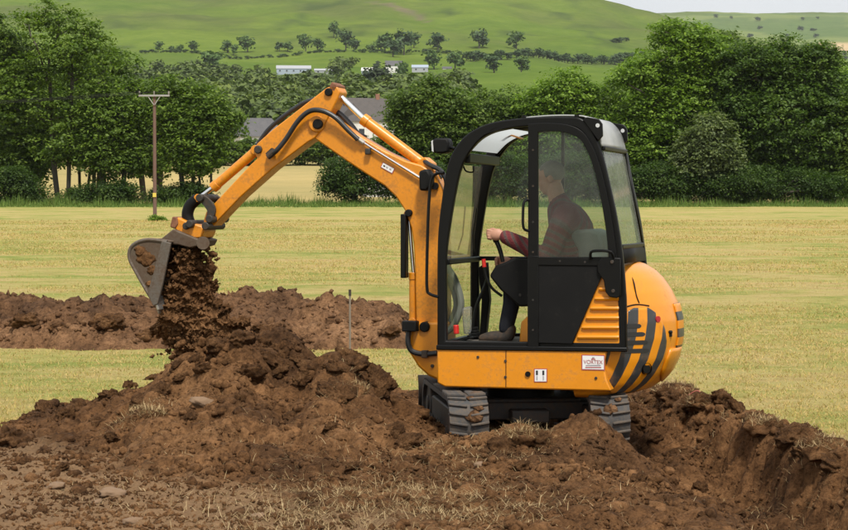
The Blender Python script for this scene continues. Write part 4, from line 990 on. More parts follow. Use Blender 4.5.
for i in range(4):
    y = YB0 + .06 + i * (YB1 - YB0 - .12) / 3; b = MB(); b.add([(x - .015, y - .035, z), (x + .03, y - .035, z), (x + .03, y + .035, z), (x - .015, y + .035, z), (x + .012, y - .018, z - .10), (x + .024, y - .018, z - .10), (x + .024, y + .018, z - .10), (x + .012, y + .018, z - .10)],
        [(0, 1, 2, 3), (4, 7, 6, 5), (0, 4, 5, 1), (1, 5, 6, 2), (2, 6, 7, 3), (3, 7, 4, 0)]); b.build('bucket_tooth', M['bright_steel'], bucket, bevel=.003)
# wrist plate joining bucket to hitch, ears
b = MB(); b.prism(P([(158, 241), (173, 229), (178, 231), (196, 238.5), (201, 240), (198, 246), (190, 248), (178, 245), (168, 244.5)], -.20), -.20, .18); b.build('bucket_ears', M['bucket'], bucket, bevel=.01)
b = MB(); b.tube([L3(203, 243, YB0 + .1), L3(203, 243, YB1)], .055, 14); b.build('bucket_lip', M['bucket'], bucket)

# hoses and hard lines along the arm
yh = -BW - .03
b = MB(); b.tube([L3(272, 154, -.15), L3(277, 150, -.17), L3(286, 139, -.16), L3(298, 121, -.16), L3(310, 111, -.16), L3(323, 111, -.16), L3(336, 118, -.15), L3(348, 130, -.14), L3(358, 139.5, -.13)], .021, 10, smoothn=6); hz_ = b.build('arm_hose', M['hose'], EX)
b = MB(); b.tube([L3(268, 157, -.15), L3(275, 151, -.155)], .026, 10); b.box(L3(271, 153, -.14), (.07, .04, .05), rot=Matrix.Rotation(-.7, 3, 'Y')); b.build('hose_fitting', M['steel_dark'], hz_)
b = MB(); b.tube([L3(332, 111, .06), L3(340, 114, .06), L3(350, 124, .06), L3(358, 134, .06), L3(366, 138, .06)], .024, 10, smoothn=6); b.build('arm_hose', M['hose'], EX)
b = MB(); b.tube([L3(316, 99, .05), L3(302, 104, .05), L3(283, 117, .05), L3(268, 130, .05), L3(256, 147, .04)], .020, 8, smoothn=6); b.build('arm_hose', M['hose'], EX)
b = MB(); b.tube([L3(357, 138, -.118), L3(372, 148, -.114), L3(396, 163, -.114), L3(421, 178.5, -.114)], .011, 8); o = b.build('hard_line', M['chrome'], EX)
b = MB(); b.tube([L3(355, 136.5, -.12), L3(364, 143, -.118)], .019, 10); b.build('hose_coupling', M['bright_steel'], o)
b = MB(); b.box(L3(368, 151.5, -.12), (.045, .04, .05)); b.build('line_clamp', M['steel_dark'], o, bevel=.008)
b = MB(); b.prism(P([(418.5, 171), (427, 168.5), (431, 175), (431, 186), (426, 191), (419, 190.5)], -.22), -.22, -.10); o = b.build('boom_lamp', M['black_dull'], EX, bevel=.018)
b = MB(); b.tube([L3(424, 161, -.05), L3(432, 166, -.10), L3(440, 170, -.12), L3(446, 180, -.12), L3(447, 198, -.11)], .020, 8, smoothn=5); b.tube([L3(424, 165, .03), L3(434, 171, .0), L3(442, 178, .0)], .018, 8, smoothn=5); b.build('boom_hose', M['hose'], EX)
x, z = L(434.5, 186, -.125); b = MB(); b.tube([(x, -.125, z), (x, -.10, z)], .03, 14); b.build('hose_port', M['black_dull'], boom)

# ---- stickers
def sticker(name, quad, y, mats, parent):
    b = MB(); q = P(quad, y); b.add([(x, y - .003, z) for x, z in q], [(0, 1, 2, 3)]); return b.build(name, mats, parent, smooth_shade=False)
def text_on(name, body, px, py, y, size, mat, parent, rot=0.0, sx=1.0):
    c = bpy.data.curves.new(name, 'FONT'); c.body = body; c.size = size; c.align_x = 'CENTER'; c.align_y = 'CENTER'; c.extrude = .0004; c.space_character = .95
    tmp = bpy.data.objects.new(name, c); COL.objects.link(tmp); dg = bpy.context.evaluated_depsgraph_get(); me = bpy.data.meshes.new_from_object(tmp.evaluated_get(dg)); bpy.data.objects.remove(tmp); bpy.data.curves.remove(c)
    o = link(name, me, M[mat], parent); x, z = L(px, py, y); o.matrix_local = Matrix.Translation((x, y - .006, z)) @ Matrix.Rotation(rot, 4, 'Y') @ Matrix.Rotation(pi / 2, 4, 'X') @ Matrix.Diagonal((sx, 1, 1, 1)); return o
s = sticker('sticker_border', [(581.5, 354.5), (605, 355), (605, 370.5), (581.5, 370)], YN, M['red_ink'], skirt)
s = sticker('sticker', [(582.5, 355.5), (604, 356), (604, 369.5), (582.5, 369)], YN - .002, M['white_sticker'], skirt)
text_on('lettering', 'VORTEX', 593.3, 362, YN - .002, .042, 'faded_ink', skirt, sx=.95)
for py, w_, m_ in ((357.6, 2.2, 'grey_ink'), (359, 4, 'red_ink'), (365.4, 15, 'grey_ink'), (367.4, 16, 'red_ink')):
    sticker('print_line', [(593.3 - w_ / 2, py - .45), (593.3 + w_ / 2, py - .45), (593.3 + w_ / 2, py + .45), (593.3 - w_ / 2, py + .45)], YN - .004, M[m_], skirt)
sticker('sticker_border', [(534, 368.5), (547.3, 368.5), (547.3, 382.2), (534, 382.2)], YN, M['red_ink'], skirt)
sticker('sticker', [(534.8, 369.3), (546.5, 369.3), (546.5, 381.4), (534.8, 381.4)], YN - .002, M['white_sticker'], skirt)
for px in (537, 543.4): sticker('pictogram', [(px - 1, 370.5), (px + 1, 370.5), (px + 1, 375), (px - 1, 375)], YN - .004, M['black_ink'], skirt)
for px in (537, 543.4): sticker('pictogram', [(px - .5, 376), (px + .5, 376), (px + .5, 380), (px - .5, 380)], YN - .004, M['grey_ink'], skirt)
sticker('sticker_border', [(383, 162), (395.2, 168.5), (392.3, 174), (380.4, 167.2)], -BW - .001, M['red_ink'], boom)
sticker('sticker', [(383.3, 162.7), (394.3, 168.6), (392, 173), (381.2, 167)], -BW - .003, M['white_sticker'], boom)
for q_ in (.2, .45, .75):
    cx_ = 383.3 + (394.3 - 383.3) * q_ - 1.1; cy_ = 162.7 + 5.9 * q_ + 2.1; r_ = 1.0
    sticker('pictogram', [(cx_ - r_, cy_ - r_), (cx_ + r_, cy_ - .4), (cx_ + r_ * .8, cy_ + r_), (cx_ - r_, cy_ + .4)], -BW - .005, M['grey_ink' if q_ > .3 else 'black_ink'], boom)

# ================================================================== DRIVER
PER = empty('person', loc2world(L3(585, 300, -.06)), -YAW)
tag(PER, 'person in a dark red patterned jumper sitting at the controls in the cab', 'person')
ORI = L3(585, 300, -.06)
def remesh(mb, name, mat, voxel, smooth_it=4):
    me = bpy.data.meshes.new(name); me.from_pydata([tuple(Vector(v) - ORI) for v in mb.v], [], mb.f)
    bm = bmesh.new(); bm.from_mesh(me); bmesh.ops.recalc_face_normals(bm, faces=bm.faces); bm.to_mesh(me); bm.free()
    o = link(name, me, mat, PER); r = o.modifiers.new('remesh', 'REMESH'); r.mode = 'VOXEL'; r.voxel_size = voxel; r.use_smooth_shade = True
    s = o.modifiers.new('smooth', 'SMOOTH'); s.factor = .5; s.iterations = smooth_it; return o
def limb(mb, pts, rs, seg=12):
    P_ = catmull(pts, 5); n_ = len(P_); m_ = len(pts)
    r = [float(np.interp(i / (n_ - 1) * (m_ - 1), range(m_), rs)) for i in range(n_)]
    mb.tube(P_, r, seg)
    mb.ball(P_[0], r[0], 12, 8); mb.ball(P_[-1], r[-1], 12, 8)
yp = -.10
hip = L3(580, 282, yp); chest = L3(570, 236, yp); neck = L3(559, 207, yp); head = L3(550, 179, yp)
sh_l = L3(566, 217, yp - .18) ; sh_r = L3(566, 217, yp + .19)
el_l = L3(546, 256, -.36); wr_l = L3(503.5, 236, -.34); el_r = L3(552, 264, .20); wr_r = L3(512, 264, .10)
skin_m = surface('skin', (.52, .27, .185), .55, vary=.08); hair_m = surface('greying_dark_hair', (.24, .22, .20), .8, bmp=(120, .6, .01), vary=.3)
jm = bpy.data.materials.new('patterned_jumper'); t, out = nodes(jm); tc = nn(t, 'ShaderNodeTexCoord')
mpj = nn(t, 'ShaderNodeMapping'); t.links.new(tc.outputs['Object'], mpj.inputs[0]); mpj.inputs['Location'].default_value = tuple(-(sh_l - ORI))
wv = nn(t, 'ShaderNodeTexWave'); wv.wave_type = 'RINGS'; wv.rings_direction = 'SPHERICAL'; wv.inputs['Scale'].default_value = 6.0; wv.inputs['Distortion'].default_value = 1.0; wv.inputs['Detail'].default_value = 3; t.links.new(mpj.outputs[0], wv.inputs['Vector'])
ck = nn(t, 'ShaderNodeTexVoronoi'); ck.inputs['Scale'].default_value = 95; t.links.new(tc.outputs['Object'], ck.inputs['Vector'])
f_ = mixc(t, .3, wv.outputs['Fac'], noise(t, 60, 3))
c = ramp_node(t, f_, [(.25, (.13, .020, .025)), (.42, (.17, .026, .031)), (.55, (.115, .032, .034)), (.72, (.115, .065, .058)), (.85, (.08, .052, .05))]).outputs[0]
c = mixc(t, ramp_node(t, ck.outputs['Distance'], [(.1, (.10, .10, .10)), (.5, (0, 0, 0))]).outputs[0], c, (.15, .07, .06))
p = nn(t, 'ShaderNodeBsdfPrincipled'); p.inputs['Roughness'].default_value = .95; t.links.new(c, p.inputs['Base Color']); t.links.new(bump(t, ck.outputs['Distance'], .4, .01), p.inputs['Normal']); t.links.new(p.outputs[0], out.inputs[0])
trm = surface('navy_trousers', (.008, .009, .015), .9, bmp=(30, .4, .01)); bootm = surface('work_boot', (.022, .018, .015), .7, dirt=MUD, dirt_amt=.5)
# body: one continuous surface (head, neck, trunk, arms with fingers)
b = MB()
HR = Matrix.Rotation(radians(-14), 3, 'Y')
def hp(x, y, z): return head + HR @ Vector((x, y, z))     # head frame: -x forward
b.ball(hp(.012, 0, .035), (.104, .078, .098), 20, 14, rot=HR); b.ball(hp(-.030, 0, -.030), (.070, .062, .092), 18, 12, rot=HR); b.ball(hp(-.048, 0, -.088), (.040, .040, .030), 14, 9, rot=HR)
b.tube([hp(-.088, 0, .022), hp(-.112, 0, -.016), hp(-.098, 0, -.030)], [.012, .017, .013], 10); b.ball(hp(-.112, 0, -.018), .018)
b.ball(hp(-.086, 0, -.058), (.018, .028, .009), 12, 8); b.ball(hp(-.084, 0, -.070), (.017, .025, .009), 12, 8)
b.ball(hp(-.082, 0, .040), (.022, .055, .014), 12, 8)
for s in (-1, 1):
    b.ball(hp(.018, s * .080, -.006), (.022, .010, .034), 12, 8); b.ball(hp(-.078, s * .032, .014), (.014, .015, .012), 10, 8); b.ball(hp(-.062, s * .042, -.028), (.026, .022, .028), 10, 8)
limb(b, [hp(.020, 0, -.07), neck + Vector((0, 0, .0)), neck + Vector((.02, 0, -.07))], [.066, .074, .09])
limb(b, [neck + Vector((.02, 0, -.06)), chest, hip], [.10, .15, .15])
limb(b, [sh_l, el_l, wr_l], [.060, .046, .034]); limb(b, [sh_r, el_r, wr_r], [.060, .044, .028])
def hand(b, wr, grip, s):
    """palm and five fingers closed round a stick at grip"""
    d = (grip - wr).normalized(); pc = wr + d * .055
    b.ball(pc, (.058, .034, .048), 14, 9, rot=Matrix.Rotation(-.25, 3, 'Y')); b.tube([wr - d * .02, wr + d * .03], [.028, .030], 12)
    for i in range(4):
        z = .030 - i * .021; k = (1, 1.06, 1.0, .85)[i]
        p0 = pc + Vector((-.036, s * .006, z)); p1 = p0 + Vector((-.034 * k, s * .004, .006)); p2 = p1 + Vector((-.010, s * -.026 * k, -.006)); p3 = p2 + Vector((.020, s * -.020 * k, -.006))
        b.tube([p0, p1, p2, p3], [.0105, .0105, .0095, .0085], 9, smoothn=3); b.ball(p3, .0085, 8, 6); b.ball(p1, .0112, 8, 6)
    t0 = pc + Vector((.0, s * -.02, .022)); t1 = t0 + Vector((-.03, s * -.016, .020)); t2 = t1 + Vector((-.030, s * -.002, .002)); b.tube([t0, t1, t2], [.013, .0115, .0095], 9, smoothn=3); b.ball(t2, .0095, 8, 6)
hand(b, wr_l, L3(494, 234, -.34), -1); hand(b, wr_r, L3(503, 262, .10), 1)
body = remesh(b, 'body', skin_m, .0065, 3)
for s in (-1, 1):
    e = MB(); e.ball(hp(-.088, s * .032, .014) - ORI, .0085, 10, 8); e.build('eye', M['black_ink'], body)
# hair cap
b = MB(); b.ball(hp(.022, 0, .045), (.108, .086, .100), 24, 16, rot=HR); me_ = b
vv = []; cap = MB()
cap.ball(hp(.026, 0, .048), (.105, .086, .096), 28, 18, rot=HR)
keep_f = []
for f in cap.f:
    c_ = sum((Vector(cap.v[i]) for i in f), Vector()) / len(f); q = HR.transposed() @ (c_ - head)
    if q.z > .075 - .35 * max(0, -q.x) * 0 and q.x > -.085 or (q.x > .035 and q.z > -.075) or (q.x > -.01 and q.z > .02): keep_f.append(f)
cap.f = keep_f; cap.m = [0] * len(keep_f); cap.v = [tuple(Vector(v) - ORI) for v in cap.v]
ho = cap.build('hair', hair_m, PER); s_ = ho.modifiers.new('solid', 'SOLIDIFY'); s_.thickness = .014; s_.offset = -1
# clothes
b = MB(); limb(b, [neck + Vector((.008, 0, .034)), neck + Vector((.022, 0, -.02)), chest + Vector((.0, 0, .06)), L3(571, 252, yp), hip + Vector((.0, 0, .03))], [.088, .125, .188, .205, .19])
for sgn, sh, el, wr in ((-1, sh_l, el_l, wr_l), (1, sh_r, el_r, wr_r)):
    limb(b, [chest + Vector((0, sgn * .06, .04)), sh, sh + (el - sh) * .5, el, el + (wr - el) * .55, wr + (el - wr) * .06], [.12, .105, .088, .076, .068, .056]); b.ball(sh, .108)
remesh(b, 'jumper', jm, .010, 4)
b = MB()
for sgn in (-1, 1):
    hp_ = hip + Vector((-.02, sgn * .095, -.02)); kn = L3(516, 284, yp + sgn * .14) ; an = L3(506, 328, yp + sgn * .13)
    limb(b, [hip + Vector((.03, sgn * .06, 0)), hp_, (hp_ + kn) / 2, kn, (kn + an) / 2, an], [.14, .105, .092, .076, .068, .060])
remesh(b, 'trousers', trm, .010, 4)
for sgn in (-1, 1):
    an = L3(506, 332, yp + sgn * .13); b = MB(); limb(b, [an + Vector((.03, 0, .02)), an + Vector((.0, 0, -.035)), an + Vector((-.12, 0, -.045)), an + Vector((-.19, 0, -.055))], [.055, .058, .050, .036]); o = remesh(b, 'boot', bootm, .008, 3)

# ================================================================== FALLING SOIL
b = MB(); C0 = [(186, 246), (186, 268), (188, 290), (190, 312), (200, 330), (212, 348), (222, 366)]; W0 = [.14, .13, .11, .10, .145, .24, .33]
yb0 = .0; pts = [L3(px, py, yb0) for px, py in C0]; b.tube(pts, W0, 40, smoothn=12)
V = np.array(b.v); a = np.arctan2(V[:, 1], V[:, 0] - np.interp(-V[:, 2], [-p.z for p in pts], [p.x for p in pts]))
ctr = np.array([[np.interp(-z, [-p.z for p in pts], [p.x for p in pts]), yb0, z] for z in V[:, 2]])
dn = V - ctr; s1 = fbm(V[:, 0] * 6 + V[:, 1] * 4, V[:, 2] * 7 + V[:, 1] * 5, 501, 4, .6); d1, v1 = worley(V[:, 0] * 11 + V[:, 1] * 7, V[:, 2] * 11 + V[:, 1] * 8, 505)
V = V + dn * (.42 * s1 + .35 * np.clip(.6 - d1, 0, 1))[:, None]; V[:, 2] += .05 * s1
b.v = [tuple(v) for v in V]; fs = b.build('falling_soil', M['soil']); fs.location = ROOT; fs.rotation_euler = (0, 0, -YAW)
sub = fs.modifiers.new('sub', 'SUBSURF'); sub.levels = 3; sub.render_levels = 3; sub.subdivision_type = 'CATMULL_CLARK'
tx = bpy.data.textures.new('crumble', 'CLOUDS'); tx.noise_scale = .045; tx.noise_depth = 6; tx.noise_type = 'HARD_NOISE'
dm = fs.modifiers.new('crumble', 'DISPLACE'); dm.texture = tx; dm.strength = .10; dm.mid_level = .5; dm.texture_coords = 'LOCAL'
tag(fs, 'stream of brown soil pouring from the bucket onto the heap', 'falling soil')
n = 5200; tt = RNG.uniform(0, 1, n); pxs = np.interp(tt, [0, .5, 1], [188, 192, 214]); pys = np.interp(tt, [0, 1], [248, 358]); wd = np.interp(tt, [0, .5, 1], [.17, .15, .38])
lv = np.array([list(L3(a, c, 0.0)) for a, c in zip(pxs, pys)]); ang = RNG.uniform(0, 2 * pi, n); rad = wd * np.abs(RNG.normal(.80, .30, n)); lv[:, 0] += np.cos(ang) * rad; lv[:, 1] += np.sin(ang) * rad
wp = np.array([list(loc2world(q)) for q in lv]); sc = .005 + .022 * RNG.uniform(0, 1, n) ** 3
k_ = fbm(wp[:, 0] * 7, wp[:, 2] * 7, 511, 3) > -.12; wp = wp[k_]; sc = sc[k_]
scatter_stuff('falling_crumbs', small, wp, sc, M['soil'], 'crumbs of soil falling around the stream from the bucket')

lm = [clod_mesh(330 + i, 2, .45) for i in range(5)]
kb = RNG.integers(0, len(wp), 90)
scatter_stuff('falling_lumps', lm, wp[kb], .025 + .04 * RNG.uniform(0, 1, 90) ** 2, M['soil'], 'lumps of soil falling among the crumbs from the bucket')

# ================================================================== HILLS
PY = [231, 300, 400, 520, 700, 900, 1200, 1500, 1800, 2300, 2700]
PP = [208 - (float(fieldz(231.)) - CAM_H) / 231 * FPX, 186, 165, 146, 124, 110, 90, 72, 56, 18, -10]
def hill_img(Y, u):
    Pm = np.interp(Y, PY, PP)
    D = np.interp(u, [-.4, -.12, .03, .0845, .12, .16, .22, .6], [-6, 0, 0, 10, 27, 46, 72, 90])
    Pm = Pm + D * smooth(1000, 2700, Y) * (Y < 2701)
    back = np.interp(Y, [2700, 2701, 3200, 3600, 4600, 6200, 7000, 9000], [0, 0, 60, 74, 48, 16, 14, 40])
    Pm = np.where(Y > 2700, np.where(Y < 3200, (1 - smooth(2700, 3200, Y)) * (-10 + D) + smooth(2700, 3200, Y) * np.maximum(60, D + 20), back), Pm)
    return Pm
def hillz(X, Y):
    X = np.asarray(X, float); Y = np.asarray(Y, float); u = X / Y
    z = CAM_H + (HOR - hill_img(Y, u)) / FPX * Y
    z = z + smooth(260, 900, Y) * (.004 * Y * fbm(X / 260, Y / 330, 601, 4) + .0010 * Y * fbm(X / 60, Y / 70, 611, 3)) * np.where(Y > 2900, .35, 1.0)
    return z
us = np.concatenate([np.linspace(-.9, -.30, 14), np.linspace(-.28, .28, 150), np.linspace(.30, .9, 14)])
ys = np.concatenate([np.linspace(231, 700, 50), np.linspace(715, 2700, 120), np.linspace(2740, 7800, 70)])
US, YS = np.meshgrid(us, ys); XS = US * YS; ZS = hillz(XS, YS)
# first row follows the field's edge
ZS[0] = fieldz(231.)
hi_ = np.arange(XS.size).reshape(XS.shape); hq = np.stack([hi_[:-1, :-1], hi_[:-1, 1:], hi_[1:, 1:], hi_[1:, :-1]], -1).reshape(-1, 4)
me = np_mesh('hills', np.stack([XS.ravel(), YS.ravel(), ZS.ravel()], -1), hq)
# what grows where: hay near, pasture of several greens above, rough grazing near the crest
colr = np.zeros((XS.size, 4), np.float32); colr[:, 3] = 1
def mixv(a, b, f): return a + (b - a) * f[:, None]
Yf, Xf = YS.ravel(), XS.ravel(); _, cellv = worley(Xf / 240 + .2 * fbm(Xf / 300, Yf / 300, 7, 2), Yf / 330, 631)
past = np.array([.088, .138, .024]); past2 = np.array([.122, .170, .030]); rough_ = np.array([.108, .138, .034]); hay = np.array([.36, .285, .13])
C = mixv(np.tile(past, (len(Yf), 1)), past2, cellv); nz = fbm(Xf / 170, Yf / 240, 641, 4)
C = mixv(C, rough_, np.clip(smooth(1850, 2400, Yf) * (.5 + .8 * nz), 0, 1)); C = mixv(C, np.array([.085, .105, .036]), np.clip(nz * .9, 0, .7) * smooth(1500, 2000, Yf))
C = mixv(C, hay, smooth(470, 430, Yf + 30 * nz)); 
far = (Yf > 3000); C = mixv(C, np.array([.17, .21, .07]), far * (cellv > .4) * .8); C = mixv(C, np.array([.10, .15, .05]), far * (cellv < .25) * .8)
uf = Xf / Yf; pale = ((Yf > 4450) & (Yf < 4800) & (uf > .200)); C = mixv(C, np.array([.46, .34, .20]), pale * 1.0)
sc_ = np.clip(1.6 * fbm(Xf / 55, Yf / 160, 661, 4) - .55, 0, 1) * smooth(1750, 2000, Yf) * (Yf < 2700); C = mixv(C, np.array([.055, .080, .028]), np.clip(sc_, 0, .8))
uu_ = Xf / Yf; scar = smooth(.0, .6, 1 - ((uu_ + .012) / .016) ** 2 - ((Yf - 2390 + 900 * (uu_ + .012) * 8) / 45) ** 2 + .9 * fbm(Xf / 9, Yf / 22, 671, 3)); C = mixv(C, np.array([.15, .12, .085]), .75 * scar)
colr[:, :3] = C
ca = me.color_attributes.new('cover', 'FLOAT_COLOR', 'POINT'); ca.data.foreach_set('color', colr.ravel())
m = bpy.data.materials.new('pasture'); t, out = nodes(m); av = nn(t, 'ShaderNodeAttribute'); av.attribute_name = 'cover'
n1 = noise(t, .02, 7, .65); n2 = noise(t, .12, 5, .7)
c = mixc(t, ramp_node(t, n1, [(.3, (0, 0, 0)), (.7, (1, 1, 1))]).outputs[0], mixc(t, 1, av.outputs['Color'], (.78, .84, .80), 'MULTIPLY'), mixc(t, 1, av.outputs['Color'], (1.2, 1.14, 1.1), 'MULTIPLY'))
c = mixc(t, ramp_node(t, n2, [(.35, (.35, .35, .35)), (.6, (0, 0, 0))]).outputs[0], c, mixc(t, 1, c, (.6, .68, .6), 'MULTIPLY'))
p = nn(t, 'ShaderNodeBsdfPrincipled'); p.inputs['Roughness'].default_value = 1; p.inputs['Specular IOR Level'].default_value = 0; t.links.new(c, p.inputs['Base Color']); t.links.new(p.outputs[0], out.inputs[0]); M['pasture'] = m
o = link('hills', me, m); tag(o, 'green pasture hills rising beyond the valley', kind='structure')
def hill_Y(px, py):
    """distance at which the line of sight meets the hillside"""
    u = (px - 424) / FPX; Yq = np.linspace(260, 2690, 900); pim = hill_img(Yq, u); k = np.where(pim <= py)[0]
    return float(Yq[k[0]]) if len(k) else 2690.0
def on_hill(px, py):
    Y = hill_Y(px, py); X = (px - 424) / FPX * Y; return Vector((X, Y, float(hillz(X, Y)))), Y

# ================================================================== TREES
def leaf_cloud(rng, C, R, nsub, nleaf, sub, leaf, flat=.45, up=.55, hollow=.72, outw=.45):
    """leaf faces in small flattened sprays on the outside of boughs. C centres (n,3), R radii (n,3)"""
    n = len(C); k = n * nsub
    d = rng.normal(0, 1, (k, 3)); d[:, 2] = d[:, 2] * .9 + .25; d /= np.linalg.norm(d, axis=1)[:, None]
    c = np.repeat(C, nsub, 0); r = np.repeat(R, nsub, 0)
    p = c + d * r * rng.uniform(hollow, 1.08, k)[:, None]
    kk = k * nleaf; sp = np.repeat(p, nleaf, 0); od = np.repeat(d, nleaf, 0)
    ss = np.repeat(sub * rng.uniform(.6, 1.3, k), nleaf)
    off = rng.normal(0, .5, (kk, 3)) * ss[:, None]; off[:, 2] *= flat; off[:, 2] -= .18 * (off[:, 0] ** 2 + off[:, 1] ** 2) / ss
    q = sp + off
    nr = od * outw + rng.normal(0, .42, (kk, 3)); nr[:, 2] += up; nr /= np.linalg.norm(nr, axis=1)[:, None]
    a = rng.normal(0, 1, (kk, 3)); tx = np.cross(nr, a); tx /= np.linalg.norm(tx, axis=1)[:, None]; ty = np.cross(nr, tx)
    L_ = leaf * rng.uniform(.6, 1.25, kk)[:, None]; W_ = L_ * .62
    v = np.stack([q - tx * L_ * .5, q - ty * W_ * .5 + tx * L_ * .05, q + tx * L_ * .5, q + ty * W_ * .5 + tx * L_ * .05], 1).reshape(-1, 3)
    f = np.arange(kk * 4).reshape(-1, 4); return v, f
def boughs(rng, ells, n, rmin, rmax, asp=.75):
    """bough centres spread through a crown made of a few masses (cx,cy,cz,rx,ry,rz)"""
    ells = np.array(ells); vol = ells[:, 3] * ells[:, 4] * ells[:, 5]; w_ = rng.choice(len(ells), n, p=vol / vol.sum())
    d = rng.normal(0, 1, (n, 3)); d /= np.linalg.norm(d, axis=1)[:, None]; rad = rng.uniform(.25, 1, n) ** .5
    R0 = rng.uniform(rmin, rmax, n); e = ells[w_]
    C = e[:, :3] + d * rad[:, None] * np.maximum(e[:, 3:] - R0[:, None] * .7, .2)
    R = np.stack([R0, R0, R0 * asp], -1); return C, R
def skeleton(rng, C, base_pts, trunk_r, mb, seg=6):
    """limbs from the trunk(s) to every bough, thickness by how many boughs each carries"""
    nodes_ = [Vector(p) for p in base_pts[0]]; par = [-1] + list(range(len(nodes_) - 1)); 
    for extra in base_pts[1:]:
        st = len(nodes_); nodes_ += [Vector(p) for p in extra]; par += [-1] + list(range(st, len(nodes_) - 1))
    fixed = len(nodes_); cs = [Vector(c) for c in C]; top = nodes_[len(base_pts[0]) - 1]
    cs.sort(key=lambda c: (c - top).length); wt = [0.0] * fixed
    for c in cs:
        best = min(range(len(nodes_)), key=lambda i: (nodes_[i] - c).length + (3.0 * max(0, nodes_[i].z - c.z + .3)) + (6 if nodes_[i].z < nodes_[0].z + .5 else 0))
        a = nodes_[best]; m1 = a.lerp(c, .5) + Vector((rng.normal(0, .12), rng.normal(0, .12), rng.uniform(-.05, .2))) * (c - a).length * .6
        nodes_.append(m1); par.append(best); wt.append(0); nodes_.append(c); par.append(len(nodes_) - 2); wt.append(1.0)
    for i in range(len(nodes_) - 1, -1, -1):
        if par[i] >= 0: wt[par[i]] += wt[i]
    tot = max(wt); rad = [max(.018, trunk_r * (max(x, .3) / tot) ** .48) for x in wt]
    for i in range(len(nodes_)):
        if par[i] >= 0:
            j = par[i]; mb.tube([nodes_[j], nodes_[i]], [min(rad[j], rad[i] * 1.5), rad[i]], seg, caps=False)
    return mb
BARK = surface('bark', (.075, .062, .048), .9, dirt=(.05, .06, .035), dirt_amt=.5, dscale=3, bmp=(12, .6, .05))
LEAF = {'ash': leaf_mat('ash_leaves', (0.058, 0.104, 0.014), (0.102, 0.162, 0.023), (0.152, 0.217, 0.038)),
        'ash_bright': leaf_mat('bright_ash_leaves', (0.084, 0.152, 0.017), (0.133, 0.217, 0.026), (0.181, 0.268, 0.038)),
        'sycamore': leaf_mat('sycamore_leaves', (0.038, 0.075, 0.013), (0.065, 0.116, 0.019), (0.116, 0.167, 0.035)),
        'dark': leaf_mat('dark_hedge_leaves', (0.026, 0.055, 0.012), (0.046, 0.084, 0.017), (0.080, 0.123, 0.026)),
        'mid': leaf_mat('oak_leaves', (0.049, 0.090, 0.014), (0.087, 0.139, 0.023), (0.138, 0.189, 0.038)),
        'grey': leaf_mat('willow_leaves', (0.080, 0.113, 0.041), (0.123, 0.160, 0.065), (0.174, 0.210, 0.102)),
        'copper': leaf_mat('dark_beech_leaves', (0.023, 0.038, 0.020), (0.035, 0.052, 0.026), (0.058, 0.075, 0.038)),
        'wood': leaf_mat('wood_leaves', (0.045, 0.071, 0.017), (0.082, 0.118, 0.025), (0.132, 0.171, 0.038), .2, .035),
        'far': leaf_mat('far_leaves', (0.043, 0.084, 0.020), (0.070, 0.123, 0.029), (0.102, 0.167, 0.043), .2),
        'far2': leaf_mat('far_dark_leaves', (0.032, 0.061, 0.020), (0.049, 0.090, 0.029), (0.072, 0.119, 0.041), .2)}
MPP = 1 / FPX
def tree(name, label, px, Y, top, hw, leafk, seed, masses, nb=34, nsub=14, nleaf=20, leaf=.42, sub=1.0, dens=1.75, grow=1.12, rmin=1.2, rmax=2.3, trunk_r=.38, trunks=None, cat='tree', group='trees along the far edge of the field', base=None):
    """masses: crown masses as (dx, height, half width, half height) in the photo's pixels about (px, ground)"""
    rng = np.random.default_rng(seed); s = Y * MPP; X = (px - 424) * s; z0 = float(fieldz(min(Y, 231.))) if Y <= 235 else float(hillz(X, Y))
    root = empty(name, (X, Y, z0)); ground_py = HOR - (z0 - CAM_H) / s
    ells = []
    for dx, cy, rx, ry in masses:
        ells.append((dx * s, rng.uniform(-.15, .15) * rx * s, (ground_py - cy) * s, rx * s * grow, rx * s * .9, ry * s * grow))
    C, R = boughs(rng, ells, int(nb * dens), rmin * 1.15, rmax * 1.15)
    ht = max(e[2] for e in ells)
    if trunks is None: trunks = [0]
    bp = []
    for dx in trunks:
        pts = [Vector((dx * s, rng.normal(0, .4), -.2))]; lean = rng.normal(0, .04) + dx * s * .04
        for k in range(1, 6): pts.append(pts[-1] + Vector((lean * ht * .2 + rng.normal(0, .12), rng.normal(0, .12), ht * .17)))
        bp.append(pts)
    mb = MB(); skeleton(rng, C, bp, trunk_r, mb)
    me = bpy.data.meshes.new('trunk'); me.from_pydata(mb.v, [], mb.f); me.materials.append(BARK)
    for p_ in me.polygons: p_.use_smooth = True
    link('trunk', me, None, root)
    v, f = leaf_cloud(rng, C, R, nsub, nleaf, sub, leaf, flat=.34, up=.85, hollow=.62)
    cr = link('crown', np_mesh('crown', v, f, False), LEAF[leafk], root)
    if nb > 14 and 'airy' not in label: q = cr.copy(); q.name = 'inner_foliage'; COL.objects.link(q); q.parent = root; q.scale = (.97, -.97, .985); q.location = (.3, 0, .12)
    tag(root, label, cat, group); return root
